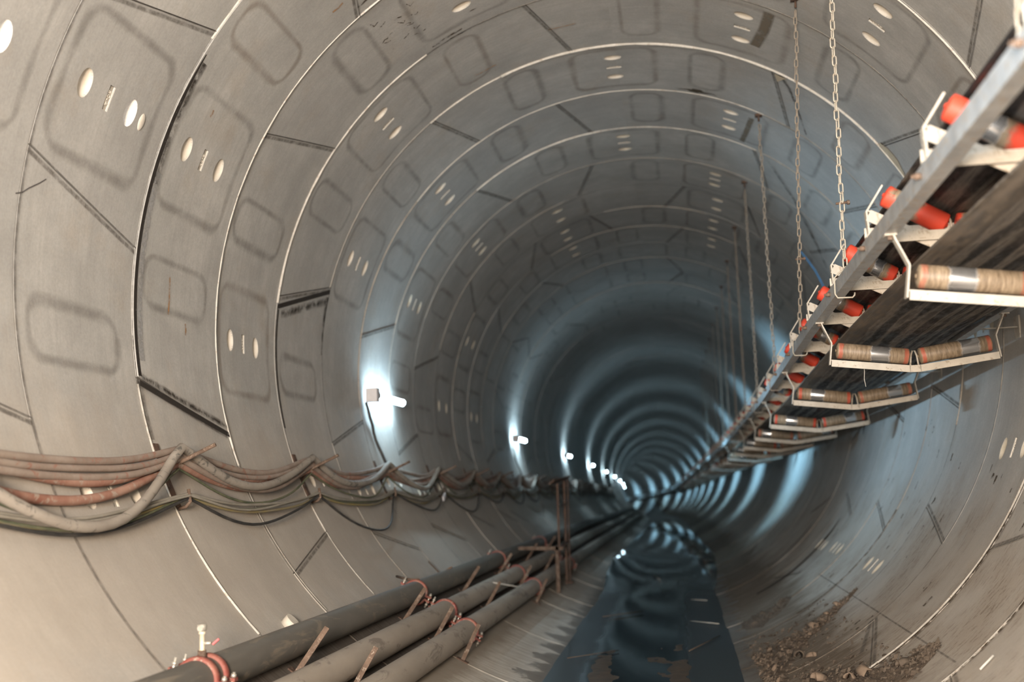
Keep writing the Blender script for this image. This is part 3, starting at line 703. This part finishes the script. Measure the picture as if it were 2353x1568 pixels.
for i in range(3):
    M = MB(); M.tube([pipe_pt(i, y) for y in ys_p], PIPES[i][2], 28)
    tag(M.build('water_pipe', PN[i][0]), PN[i][1], 'pipe', 'pipes along the left of the floor')
def frame_at(i, y):
    a = pipe_pt(i, y - .1); b = pipe_pt(i, y + .1); d = (b - a).normalized(); t = math.radians(pth(i, y)); inn = Vector((-math.cos(t), 0, -math.sin(t)))
    inn = (inn - d * inn.dot(d)).normalized(); return pipe_pt(i, y), d, inn, d.cross(inn)
def coupling(i, y, label, rot=0, two=False):
    c, d, inn, sd = frame_at(i, y); r_ = PIPES[i][2]
    root = empty('pipe_coupling', c, label, 'coupling', 'red pipe couplings')
    for q, off in enumerate((-.055, .055) if two else (0,)):
        for half in (0, 1):
            M = MB(); rows = []
            for j in range(15):
                a = math.radians(rot + half * 180 + 5 + 170 * j / 14); rad = inn * math.cos(a) + sd * math.sin(a); row = []
                for (du, dr) in ((-.022, .0), (-.022, .010), (-.012, .016), (.012, .016), (.022, .010), (.022, .0)): row.append(c + d * (off + du) + rad * (r_ + dr))
                rows.append(row)
            M.grid(rows)
            for e in (0, 180):    # bolt ears at both ends of the half shell
                a = math.radians(rot + half * 180 + (8 if e == 0 else 172)); rad = inn * math.cos(a) + sd * math.sin(a); tg = -inn * math.sin(a) + sd * math.cos(a)
                M.box(c + d * off + rad * (r_ + .030) , (.045, .040, .016), Matrix((rad, d, tg)).transposed())
            M.build('half_shell', 'red_steel', root, None).matrix_parent_inverse = Matrix.Translation(-c)
        for e in (0, 180):
            a = math.radians(rot + e); rad = inn * math.cos(a) + sd * math.sin(a); tg = -inn * math.sin(a) + sd * math.cos(a)
            M = MB(); M.tube([c + d * off + rad * (r_ + .034) - tg * .05, c + d * off + rad * (r_ + .034) + tg * .075], .007, 8); 
            for h_ in (-.042, .040): M.tube([c + d * off + rad * (r_ + .034) + tg * h_, c + d * off + rad * (r_ + .034) + tg * (h_ + .014)], .013, 6)
            M.build('clamp_bolt', 'zinc_bolt', root).matrix_parent_inverse = Matrix.Translation(-c)
    return root
CP = [(0, 5.10, 'red double coupling with a valve on the dark pipe, bottom left', 62, True), (0, 9.35, 'dusty red coupling on the dark pipe, beside the bent rusty rod', 75, False), (1, 9.50, 'dusty red coupling on the middle pipe nearest the camera', 80, False),
      (2, 9.33, 'dusty red coupling on the pipe nearest the water, closest to the camera', 85, False), (0, 13.65, 'dark red coupling on the dark pipe, left of the rusty stand', 75, False), (1, 13.72, 'dark red coupling on the middle pipe, left of the rusty stand', 80, False),
      (2, 13.55, 'dark red coupling on the lower pipe, left of the rusty stand foot', 85, False)]
for c in CP: coupling(*c)
for n_, (i, y) in enumerate(((0, 17.9), (1, 17.8), (2, 17.8))):
    coupling(i, y, ['dark red coupling on the dark pipe, behind the rusty stand', 'dark red coupling on the middle pipe behind the rusty stand', 'dark red coupling on the lower pipe behind the rusty stand'][n_], 80)
# little drain valve standing on the double coupling
c, d, inn, sd = frame_at(0, 5.10); upv = Vector((0, 0, 1)); b = c + upv * (PIPES[0][2] + .005)
v = empty('drain_valve', b, 'small brass drain valve with red lever standing on the dark pipe', 'valve'); inv = Matrix.Translation(-b)
M = MB(); M.tube([b - upv * .01, b + upv * .03], .020, 12); M.build('valve_base', 'rusty_steel', v).matrix_parent_inverse = inv
M = MB(); M.tube([b + upv * .03, b + upv * .036, b + upv * .10, b + upv * .104, b + upv * .115], [.016, .012, .012, .017, .017], 12); M.build('valve_body', 'brass_valve', v).matrix_parent_inverse = inv
M = MB(); M.tube([b + upv * .115, b + upv * .12, b + upv * .145, b + upv * .15], [.014, .022, .024, .014], 8); M.tube([b + upv * .13 - d * .025, b + upv * .13 + d * .025], .014, 8); M.build('valve_cap', 'zinc_bolt', v).matrix_parent_inverse = inv
M = MB(); M.tube([b + upv * .06, b + upv * .062 + Vector((.045, 0, 0))], .008, 8); h = M.build('valve_stem', 'zinc_bolt', v); h.matrix_parent_inverse = inv
M = MB(); M.bar(b + upv * .055 + Vector((.052, 0, 0)), b + upv * .078 + Vector((.078, .01, 0)), .016, .008); M.build('lever', 'red_plastic', v).matrix_parent_inverse = inv
# rusty pegs that hold the pipes apart
r = random.Random(11)
def peg(t0, y, tip_t, tip_y, rad, label, hook=False, w=None):
    a = P(t0, y, -.02); 
    base = P(t0, y, 0); t_ = math.radians(t0); inn = Vector((-math.cos(t_), 0, -math.sin(t_)))
    root = empty('rusty_peg', base, label, 'peg', 'rusty pegs between the pipes'); inv = Matrix.Translation(-base)
    # the peg leans towards the crown of the pipes: length .34 m, flat bar welded to a foot
    top = base + (inn * .26 + Vector((.03, .10, .10))); top = base + (top - base).normalized() * .30
    M = MB(); M.bar(base - inn * .01, top, .030, .012, (0.9, .1, -.4)); M.build('flat_bar', 'rusty_steel', root).matrix_parent_inverse = inv
    M = MB(); tg = Vector((-math.sin(t_), 0, math.cos(t_))); M.box(base + inn * .004, (.10, .06, .008), Matrix((tg, Vector((0, 1, 0)), inn)).transposed()); M.build('foot_plate', 'rusty_dark', root).matrix_parent_inverse = inv
    return root
ord_ = ['first', 'second', 'third', 'fourth', 'fifth', 'sixth', 'seventh', 'eighth']
for n_, y in enumerate((6.25, 8.75, 11.15, 13.35, 15.8, 18.2)): peg(pth(0, y) + 3.0, y, 0, 0, 0, 'rusty flat peg between the dark pipe and the middle pipe, %s from the camera' % ord_[n_])
for n_, y in enumerate((6.55, 8.80, 11.15, 13.5, 16.0)): peg(pth(1, y) + 2.75, y, 0, 0, 0, 'rusty flat peg between the two beige pipes, %s from the camera' % ord_[n_])
for n_, y in enumerate((8.75, 13.2)): peg(pth(2, y) + 3.0, y, 0, 0, 0, 'rusty flat peg on the water side of the lower beige pipe, %s from the camera' % ord_[n_])
M = MB(); M.tube([P(221.6, 10.95, .03), P(225.2, 10.85, .05), P(226.4, 10.7, .20)], .009, 8);
tag(M.build('bent_rod', 'rusty_steel'), 'thin bent rusty rod standing behind the dark pipe, just past its coupling', 'rod')
M = MB(); M.tube([P(222.5, 9.6, .02), P(224.5, 9.45, .10), P(226.5, 9.35, .19)], .011, 8)
tag(M.build('bent_rod', 'rusty_steel'), 'short rusty rod hooked over the dark pipe right at its coupling', 'rod')
M = MB(); M.tube([pipe_pt(1, 11.6, .02) + Vector((.05, 0, .05)), pipe_pt(2, 12.3) + Vector((.0, 0, .105)), pipe_pt(2, 12.75) + Vector((.09, 0, .13))], .007, 8)
tag(M.build('thin_rod', 'stick_pale'), 'thin pale rod lying across the two beige pipes', 'rod')
M = MB(); M.tube([P(224.2, 6.75, -.01), P(224.2, 6.75, .05)], .05, 16); tag(M.build('grout_plug', 'socket_fill'), 'round white plug in the wall just behind the dark pipe', 'plug')

# rusty steel stand straddling the pipes
o0 = T(-1.20, 14.8, .27); st = empty('rusty_stand', o0, 'tall rusty steel stand with a side arm beside the pipes', 'stand'); inv = Matrix.Translation(-o0)
def spart(name, fn, mat='rusty_dark', par=None):
    M = MB(); fn(M); o = M.build(name, mat, par or st); 
    if par is None: o.matrix_parent_inverse = inv
    return o
X0 = -1.275
spart('front_leg', lambda M: M.bar((X0, 14.8, .27), (X0 - .0, 14.8, .86), .05, .045), 'rusty_steel')
spart('front_post', lambda M: M.bar((X0 + .025, 14.83, .82), (X0 + .03, 14.85, 1.66), .035, .026))
spart('rear_post', lambda M: (M.bar((-1.29, 16.0, .27), (-1.275, 16.0, 1.72), .05, .03), M.bar((-1.245, 16.0, .27), (-1.225, 16.0, 1.72), .04, .014)))
spart('arm', lambda M: M.bar((-1.78, 14.8, .845), (X0 + .08, 14.8, .83), .05, .045), 'rusty_steel')
spart('cross_bar', lambda M: (M.bar((X0 + .03, 14.8, .83), (-1.26, 16.05, .86), .04, .04), M.bar((X0 + .03, 14.8, 1.35), (-1.26, 16.05, 1.38), .012, .02)))
spart('top_plate', lambda M: M.bar((X0 - .03, 14.7, 1.68), (-1.22, 16.05, 1.74), .09, .02))
spart('foot', lambda M: M.box((-1.26, 16.0, .30), (.12, .12, .02)))

# ------------------------------------------------------------------ cables on brackets along the left wall
HY = [1.40 + 2.4308 * i for i in range(0, 26)]; HY0 = 6.33
hooks = [HY0 + 2.4308 * i for i in range(-2, 22)]
for n_, y in enumerate(hooks):
    yb = P(200.6, y, 0)
    lab = {1: 'rusty cable bracket on the left wall, just left of the frame edge', 2: 'rusty cable bracket on the left wall, nearest fully visible', 3: 'rusty cable bracket on the left wall, second in view', 4: 'rusty cable bracket on the left wall below the nearest tube lamp', 5: 'rusty cable bracket on the left wall by the white tag'}.get(n_, 'rusty cable bracket on the left wall beyond the nearest tube lamp' if n_ > 5 else 'rusty cable bracket on the left wall beside the photographer')
    root = empty('cable_bracket', yb, lab, 'bracket', 'cable brackets farther down the left wall' if n_ > 5 else 'cable brackets on the left wall'); inv = Matrix.Translation(-yb)
    M = MB(); M.grid([[P(197.5 + .7 * i, y - .035 + .07 * j, .010) for i in range(13)] for j in range(2)]); M.grid([[P(197.5 + .7 * i, y + .035, .010 - .014 * j) for i in range(13)] for j in range(2)]); M.grid([[P(197.5 + .7 * i, y - .035, -.004 + .014 * j) for i in range(13)] for j in range(2)])
    M.build('strap', 'rusty_dark', root).matrix_parent_inverse = inv
    M = MB(); a = P(202.0, y, 0); M.tube([a, P(200.9, y, .07), a + Vector((.30, .02, .19))], .0125, 10); M.build('upper_hook', 'rusty_steel', root).matrix_parent_inverse = inv
    M = MB(); M.tube([P(206.0, y, 0), P(206.2, y, .05), P(205.9, y, .085), P(204.4, y, .105)], .0105, 8); M.build('lower_hook', 'rusty_steel', root).matrix_parent_inverse = inv
# cable = (radius, material, theta at hooks, sag in degrees, distance from wall, lateral phase, label)
rc = random.Random(21)
CAB = [(.0275, 'cable_grey', 199.2, 5.0, .115, 'thick grey cable sagging lowest in the upper bundle, scuffed black', 9.2),
       (.0260, 'cable_red', 199.9, 2.6, .060, 'thick rust-red cable in the upper bundle, above the other red one', 2.9),
       (.0250, 'cable_red', 200.9, 2.5, .045, 'thick rust-red cable, lower of the two red ones in the upper bundle', 4.0),
       (.0210, 'cable_brown', 199.2, 2.0, .080, 'dusty brown cable topmost in the upper bundle on the left wall', 1.9),
       (.0180, 'cable_brown', 199.9, 2.9, .085, 'dusty brown cable below the topmost one in the upper bundle', 2.2),
       (.0200, 'cable_brown', 200.4, 3.5, .080, 'dusty brown cable just above the thick grey one in the upper bundle', 2.6),
       (.0100, 'cable_dust', 204.9, 1.9, .075, 'thin dusty cable topmost in the lower row', 2.0),
       (.0080, 'cable_green', 205.1, 2.2, .065, 'thin dark green cable in the lower row', 3.0),
       (.0090, 'cable_yellow', 205.3, 2.5, .060, 'thin yellowish cable in the lower row', 2.5),
       (.0080, 'cable_dust', 205.2, 2.1, .085, 'second thin dusty cable in the lower row', 2.2),
       (.0095, 'cable_black', 205.4, 5.0, .070, 'thin black cable hanging in the deepest loops of the lower row', 3.2),
       (.0080, 'cable_green', 201.6, 4.5, .055, 'thin olive cable hanging between the upper and lower rows', 5.6)]
for (rad, mt, th0, sag, dw, lb, sag0) in CAB:
    r = random.Random(int(th0 * 100 + sag * 10)); pts = []; deep = [1, 1, .85, 1.6, .9, 1.3, .8]
    for n_ in range(len(hooks) - 1):
        ya, yb = hooks[n_], hooks[n_ + 1]; s_ = sag0 if n_ <= 1 else sag * (r.uniform(.9, 1.1) if 'deepest' not in lb else deep[n_ % 7]); N = 18
        skew = r.uniform(-.08, .08)
        for i in range(N):
            u = i / N; w_ = max(0, 4 * u * (1 - u)) ** (1.25); uu = u + skew * w_
            sg = s_ * (max(0, 4 * uu * (1 - uu))) ** 1.15
            d_ = dw + .035 * (1 - w_) * (1 if th0 < 202 else .2) + .006 * math.sin(9 * u + n_)
            pts.append(P(th0 + sg + (0.35 * math.sin(2 * math.pi * u + n_ * 2.1 + rad * 300)) * w_, ya + (yb - ya) * u, d_))
    M = MB(); M.tube(pts, rad, 12 if rad > .012 else 7); tag(M.build('cable', mt), lb, 'cable', 'cables along the left wall')
r = random.Random(33)
M = MB()
M.bar(T(-2.40, 13.3, 1.55), T(-2.40, 13.42, 1.60), .05, .02, (0, 0, 1)); tag(M.build('junction_tag', 'box_plastic'), 'small white tag hanging under the cables on the left wall', 'tag')

# ------------------------------------------------------------------ tube lamps on the left wall
YL, SL = 11.404932 - .02, 10.447248
def make_lamp():
    root = bpy.data.objects.new('tube_lamp', None); sc.collection.objects.link(root)
    M = MB(); M.box((-.02, -.04, 0), (.12, .10, .14)); kids = [M.build('junction_box', 'box_plastic', root)]
    M = MB(); M.tube([(0, .0, 0), (0, .035, 0), (0, .05, 0)], [.052, .052, .036], 14); kids.append(M.build('end_cap', 'black_plastic', root))
    pts = [(0, .05, 0), (0, .06, 0)] + [(0, .10 + 1.02 * i / 2, 0) for i in range(3)] + [(0, 1.135, 0), (0, 1.15, 0), (0, 1.157, 0)]
    rr = [.025, .036] + [.038] * 3 + [.034, .022, .004]
    M = MB(); M.tube(pts, rr, 10); kids.append(M.build('glowing_tube', 'lamp_glow', root))
    M = MB()
    for yy in (.3, .9): M.box((-.06, yy, 0), (.08, .03, .03))
    kids.append(M.build('wall_clip', 'box_plastic', root))
    return root, kids
lamp0, lkids = make_lamp()
LAB = {-1: 'tube lamp on the left wall far behind the photographer', 0: 'bright white tube lamp with grey junction box, nearest on the left wall', 1: 'second bright tube lamp from the camera on the left wall', 2: 'third tube lamp, glowing right above the rusty stand', 3: 'fourth tube lamp from the camera on the left wall', 4: 'fifth tube lamp from the camera on the left wall', 5: 'sixth tube lamp from the camera, three from the farthest', 6: 'seventh tube lamp, second from the farthest visible', 7: 'eighth and farthest visible tube lamp on the left wall'}
for n_ in range(-2, 26):
    y = YL + SL * n_
    if n_ == -2: root = lamp0; ks = lkids
    else:
        root = lamp0.copy(); sc.collection.objects.link(root); ks = []
        for c in lkids: q = c.copy(); sc.collection.objects.link(q); q.parent = root; ks.append(q)
    p = P(183.6, y - .08, .13); root.location = p
    if n_ < -1: tag(root, 'tube lamp on the left wall farthest behind the photographer', 'lamp', 'tube lamps on the left wall')
    else: tag(root, LAB.get(n_, 'tube lamp beyond the bend of the tunnel, out of direct sight'), 'lamp', 'tube lamps on the left wall' if n_ < 8 else 'tube lamps beyond the bend')
    # area light added to each fitting, its spread narrowed to band the walls
    d_ = bpy.data.lights.new('tube_lamp_light', 'AREA'); d_.shape = 'RECTANGLE'; d_.size = 1.0; d_.size_y = .05
    d_.energy = 36 if n_ > 0 else (21 if n_ == 0 else 56); d_.color = (0.36, 0.72, 1.0) if n_ > 0 else ((0.48, 0.77, 1.0) if n_ == 0 else (0.60, 0.82, 1.0)); d_.spread = math.radians(52 if n_ > 0 else 80)
    lo = bpy.data.objects.new('tube_lamp_light', d_); sc.collection.objects.link(lo); lo.parent = root
    lo.location = (.045, .6, .0); lo.rotation_euler = Vector((1, 0, 0.0)).to_track_quat('-Z', 'X').to_euler()
    lo.matrix_local = Matrix(((0, 0, -1, .045), (1, 0, 0, .6), (0, -1, 0, 0), (0, 0, 0, 1)))
for n_ in range(0, 3):
    y = YL + SL * n_ - .12; pts = [P(184.9 + i * 1.6, y + .02 * i + (.06 if i > 2 else 0), .035 + .01 * math.sin(i)) for i in range(10)]
    M = MB(); M.tube(pts, .016, 8); tag(M.build('lamp_cable', 'cable_black'), ['black cable running down from the nearest tube lamp', 'black cable running down from the second tube lamp', 'black cable running down from the third tube lamp'][n_], 'cable')

# ------------------------------------------------------------------ conveyor hung on the right
XC = 1.905
def zt(y): # top of the rails above the (straight) invert datum, world z
    return interp(y, [0, 4, 5.4, 6.7, 7.9, 10.2, 12.7, 17.3, 25.6], [2.72, 2.715, 2.715, 2.705, 2.685, 2.61, 2.53, 2.46, 2.35]) if y < 25.6 else cen(y)[1] - .333
def V(x, y, z): # x relative to datum, z relative to the rail top
    return Vector((x + cen(y)[0], y, zt(y) + z))
yr = [1.2 + .4 * i for i in range(60)] + [25.5 + 1.5 * i for i in range(110)]
def sweep(profile, ys, closed=True):
    M = MB(); rows = []
    for y in ys: rows.append([V(x, y, z) for x, z in (profile + [profile[0]] if closed else profile)])
    M.grid(rows, sm=False); return M
for sgn, nm in ((-1, 'galvanised steel rail along the near left side of the conveyor'), (1, 'galvanised steel rail along the wall side of the conveyor')):
    xo = XC + sgn * .60; xi = XC + sgn * .54
    prof = [(xo, 0), (xi, 0), (xi, -.008), (xo - sgn * .008, -.008), (xo - sgn * .008, -.067), (xi, -.067), (xi, -.075), (xo, -.075)]
    if sgn > 0: prof = prof[::-1]
    tag(sweep(prof, yr).build('conveyor_rail', 'galvanised'), nm, 'rail', 'rails of the conveyor')
# belt: carrying run in the trough rollers and return run in the lower V rollers
beltroot = empty('conveyor_belt', (XC, 1.2, 2.7), 'long black rubber conveyor belt hung under the right side of the roof', 'belt'); inv = Matrix.Translation(-Vector((XC, 1.2, 2.7)))
c35, s35 = math.cos(math.radians(31.5)), math.sin(math.radians(31.5))
def trough(off):
    zb = .10; L = .27; p = [(-.20 - L * c35, zb + L * s35), (-.23, zb + .022), (-.20, zb + .005), (-.17, zb), (0, zb), (.17, zb), (.20, zb + .005), (.23, zb + .022), (.20 + L * c35, zb + L * s35)]
    return [(XC + x, z + off) for x, z in p]
def vrun(off):
    zb = -.205; p = [(-.385, zb + .075), (-.2, zb + .040), (-.03, zb + .004), (0, zb), (.03, zb + .004), (.2, zb + .040), (.385, zb + .075)]
    return [(XC + x, z + off) for x, z in p]
for f, nm in ((trough, 'carrying_run'), (vrun, 'return_run')):
    prof = f(0) + f(.012)[::-1]; M = sweep(prof, yr); M.build(nm, 'belt_rubber', beltroot).matrix_parent_inverse = inv

def roller(name, mat, parent, a, b, rad):
    """idler roller built along its own z axis so the paint bands follow it"""
    a = Vector(a); b = Vector(b); L = (b - a).length; M = MB()
    M.tube([(0, 0, 0), (0, 0, .006), (0, 0, .012), (0, 0, L - .012), (0, 0, L - .006), (0, 0, L)], [rad * .55, rad * .93, rad, rad, rad * .93, rad * .55], 24)
    M.tube([(0, 0, -.006), (0, 0, L + .006)], .010, 8)
    o = M.build(name, mat, parent); q = (b - a).to_track_quat('Z', 'Y'); o.rotation_mode = 'QUATERNION'; o.rotation_quaternion = q; o.location = a; return o
def make_carry():
    root = bpy.data.objects.new('carrying_idler', None); sc.collection.objects.link(root)
    ks = []
    M = MB()   # angle-iron cross beam lying across both rails
    M.bar((-.60, 0, .004), (.60, 0, .004), .055, .008, (0, 1, 0)); M.bar((-.60, .028, .03), (.60, .028, .03), .008, .05, (0, 1, 0)); M.bar((-.60, -.055, -.012), (.60, -.055, -.012), .008, .045, (0, 1, 0))
    ks.append(M.build('cross_beam', 'beige_paint', root))
    for s_ in (-1, 1):
        M = MB(); M.bar((s_ * .585, 0, 0), (s_ * .592, 0, .128), .05, .008, (0, 1, 0)); M.bar((s_ * .592, 0, .124), (s_ * .512, 0, .245), .05, .008, (0, 1, 0)); ks.append(M.build('end_post', 'beige_paint', root))
        M = MB(); M.bar((s_ * .585, 0, .128), (s_ * .27, 0, -.03), .045, .007, (0, 1, 0)); M.bar((s_ * .585, -.022, .106), (s_ * .28, -.022, -.052), .006, .055, (0, 1, 0)); ks.append(M.build('wing_strut', 'beige_paint', root))
        M = MB(); M.tube([(s_ * .235 - .022, 0, 0), (s_ * .235 - .018, 0, .06), (s_ * .235 - .008, 0, .085), (s_ * .235 + .008, 0, .085), (s_ * .235 + .018, 0, .06), (s_ * .235 + .022, 0, 0)], .006, 6); ks.append(M.build('centre_bracket', 'beige_paint', root))
    rd = .052
    for s_ in (-1, 1):
        a = (s_ * .238, 0, .040); b = (s_ * .505, 0, .203); ks.append(roller('roller', 'roller_red', root, a, b, rd))
    ks.append(roller('roller', 'roller_red', root, (-.195, 0, .042), (.195, 0, .042), rd))
    for s_ in (-1, 1):
        M = MB(); M.tube([(s_ * .56, 0, -.03), (s_ * .56, 0, -.02), (s_ * .56, 0, -.0199), (s_ * .56, 0, .02), (s_ * .56, 0, .0201), (s_ * .56, 0, .028)], [.007, .007, .013, .013, .007, .007], 6); ks.append(M.build('fixing_bolt', 'rusty_steel', root))
        M = MB(); M.tube([(s_ * .598, .05, -.035), (s_ * .622, .05, -.035), (s_ * .6221, .05, -.035), (s_ * .634, .05, -.035)], [.013, .013, .007, .007], 6); ks.append(M.build('rail_bolt', 'rusty_steel', root))
    return root, ks
def make_return():
    root = bpy.data.objects.new('return_idler', None); sc.collection.objects.link(root); ks = []
    M = MB(); M.bar((-.515, 0, -.325), (-.03, 0, -.386), .05, .007, (0, 1, 0)); M.bar((-.515, -.025, -.345), (-.03, -.025, -.406), .006, .042, (0, 1, 0))
    M.bar((.515, 0, -.325), (.03, 0, -.386), .05, .007, (0, 1, 0)); M.bar((.515, -.025, -.345), (.03, -.025, -.406), .006, .042, (0, 1, 0)); M.bar((-.035, 0, -.386), (.035, 0, -.386), .05, .007, (0, 1, 0)); M.bar((-.035, -.025, -.406), (.035, -.025, -.406), .006, .042, (0, 1, 0))
    ks.append(M.build('v_frame', 'beige_paint', root))
    for s_ in (-1, 1):
        M = MB(); M.bar((s_ * .525, 0, -.355), (s_ * .505, 0, -.215), .05, .008, (0, 1, 0)); M.bar((s_ * .505, 0, -.215), (s_ * .555, 0, -.10), .05, .008, (0, 1, 0)); M.bar((s_ * .555, 0, -.10), (s_ * .562, 0, -.078), .05, .008, (0, 1, 0)); M.box((s_ * .572, 0, -.0795), (.05, .05, .008)); ks.append(M.build('hanger', 'beige_paint', root))
        M = MB(); M.tube([(s_ * .572, 0, -.100), (s_ * .572, 0, -.06)], .012, 6); ks.append(M.build('hanger_bolt', 'rusty_steel', root))
        ks.append(roller('roller', 'roller_dusty', root, (s_ * .028, 0, -.325), (s_ * .478, 0, -.262), .052))
    M = MB(); M.tube([(-.026, 0, -.39), (-.018, 0, -.32), (-.008, 0, -.288), (.008, 0, -.288), (.018, 0, -.32), (.026, 0, -.39)], .0065, 6); ks.append(M.build('centre_bracket', 'beige_paint', root))
    return root, ks
def repeat(mk, ys, labs, cat, group, gfar):
    base, kids = mk()
    for n_, y in enumerate(ys):
        if n_ == 0: root = base
        else:
            root = base.copy(); sc.collection.objects.link(root)
            for c in kids: q = c.copy(); sc.collection.objects.link(q); q.parent = root
        root.location = V(XC, y, 0)
        if n_ < len(labs): tag(root, labs[n_], cat, group)
        else: tag(root, labs[-1], cat, gfar)
        if labs[-1] == root['label']: root['group'] = gfar
nth = ['nearest', 'second', 'third', 'fourth', 'fifth', 'sixth', 'seventh', 'eighth', 'ninth', 'tenth']
ycar = [1.56, 2.84] + [4.10 + 1.28 * i for i in range(60)]
repeat(make_carry, ycar, ['trough roller set on top of the conveyor rails beside the photographer', 'trough roller set on the conveyor rails just outside the right picture edge'] +
       ['trough roller set with red rollers on the conveyor rails, %s in view' % n for n in nth] + ['small trough roller set far along the conveyor'], 'roller', 'trough roller sets on the conveyor', 'far trough roller sets on the conveyor')
yret = [2.40] + [4.95 + 2.57 * i for i in range(31)]
repeat(make_return, yret, ['lower roller set under the belt, outside the right picture edge'] + ['V-shaped lower roller pair hung under the belt, %s in view' % n for n in nth[:7]] + ['small V-shaped roller pair far under the belt'], 'roller', 'lower roller pairs under the conveyor', 'far lower roller pairs under the conveyor')
for n_, y in enumerate([3.5 + 2.43 * i for i in range(18)]):
    cx, cz = cen(y); zz = zt(y) - .05; xw = cx + math.sqrt(R * R - (zz - cz) ** 2)
    M = MB(); M.bar((cx + XC + .59, y, zz), (xw + .01, y, zz), .05, .006, (0, 1, 0)); M.box((xw - .006, y, zz), (.012, .12, .16)); 
    tag(M.build('wall_bracket', 'beige_paint'), 'flat steel bracket tying the conveyor rail to the right wall', 'bracket', 'brackets tying the conveyor to the wall')

# chains from the roof
def link_mesh(name, mat, pitch=.053, wd=.034, wire=.0044):
    M = MB(); n = 16; L = pitch + wire * 2; pts = []
    r_ = wd / 2 - wire; hl = (L - 2 * wire) / 2 - r_ + wire
    for i in range(n // 2 + 1): a = math.pi * i / (n // 2); pts.append((r_ * math.cos(a), 0, hl + r_ * math.sin(a)))
    for i in range(n // 2 + 1): a = math.pi + math.pi * i / (n // 2); pts.append((r_ * math.cos(a), 0, -hl + r_ * math.sin(a)))
    M.tube(pts, wire, 6, closed=True); o = M.build(name, mat); me = o.data; bpy.data.objects.remove(o); return me
lm_near = link_mesh('chain_link', 'chain_steel'); lm_dull = link_mesh('chain_link', 'chain_dull'); PT = .053
chs = [(3.05, 'blurred pale chain at the upper right corner, nearest the camera'), (6.40, 'pale steel chain hooked on the rail, the thickest whole one in view'), (8.83, 'thinner pale chain left of the thickest one'), (11.22, 'dull chain left of the two pale ones'), (13.75, 'dull chain, second left of the two pale ones'), (16.2, 'dull chain, third left of the two pale ones')] + [(18.65 + 2.43 * i, 'faint distant chain hanging to the conveyor rail') for i in range(8)]
for n_, (y, lb) in enumerate(chs):
    x = XC - .555; cx, cz = cen(y); top = cz + math.sqrt(R * R - (x - .0) ** 2) - .01; z0 = zt(y) + .005; xb = x + cx
    root = empty('hanging_chain', (xb, y, z0), lb, 'chain', 'chains the conveyor hangs on' if n_ < 6 else 'far chains the conveyor hangs on'); root.rotation_euler.y = [0, .022, .034, 0.0][n_] if n_ < 4 else 0; root.rotation_euler.x = .17 if n_ == 2 else 0; inv = Matrix.Translation(-Vector((xb, y, z0)))
    n = int((top - z0 - .06) / PT); me = lm_near if n_ < 2 else lm_dull
    if n_ < 4:
        for i in range(n):
            q = bpy.data.objects.new('chain_link', me); sc.collection.objects.link(q); q.parent = root
            sway = .004 * math.sin(i * .9 + n_); q.location = (sway, 0, .03 + PT * i); q.rotation_euler = (0, 0, math.radians((20 if i % 2 else 105) + 8 * math.sin(i * 1.7)))
    else:
        M = MB()
        for i in range(n):
            R3 = Matrix.Rotation(math.radians(20 if i % 2 else 105), 3, 'Z'); b0 = len(M.v)
            for v_ in me.vertices: M.v.append(R3 @ v_.co + Vector((0, 0, .03 + PT * i)))
            for p_ in me.polygons: M.f.append([b0 + q for q in p_.vertices]); M.sm.append(True)
        M.build('chain_links', 'chain_dull', root)
    # the hook that goes under the rail, and the eye in the roof
    M = MB(); M.tube([(.0, 0, .045), (-.03, 0, .03), (-.058, 0, .0), (-.058, 0, -.09), (-.045, 0, -.112), (.0, 0, -.112), (.035, 0, -.112), (.046, 0, -.10), (.048, 0, -.085)], .0045, 8)
    if n_: M.build('rail_hook', 'chain_steel' if n_ < 3 else 'chain_dull', root)
    M = MB(); M.box((0, 0, top - z0 + .0), (.07, .07, .02)); M.tube([(0, 0, top - z0), (.0, 0, top - z0 - .06)], .009, 8); M.build('roof_anchor', 'rusty_dark', root)
    if n_ in (1, 2):
        M = MB(); zz = .42 if n_ == 1 else .62; M.tube([(-.03, 0, zz), (.045, 0, zz + .006)], .007, 8); M.tube([(.03, 0, zz + .004), (.045, 0, zz + .006)], .013, 6); M.build('chain_bolt', 'rusty_steel', root)
M = MB(); pts = [P(41.5, 15.0, .03), P(38, 15.02, .04), P(34, 15.05, .05), P(30, 15.1, .07), P(26.5, 15.15, .09), P(20, 15.2, .12), P(12, 15.2, .16)]
M.tube(pts, .011, 8); tag(M.build('blue_cord', 'blue_cord'), 'thin blue cord hanging on the right wall behind the rollers', 'cord')
y = 7.6; M = MB(); M.tube([V(1.60, y - .03, -.36), V(1.602, y - .03, -.40), V(1.597, y - .03, -.45), V(1.604, y - .03, -.50)], .0022, 5); tag(M.build('twine', 'stick_pale'), 'short frayed twine dangling from the second lower roller frame', 'twine')
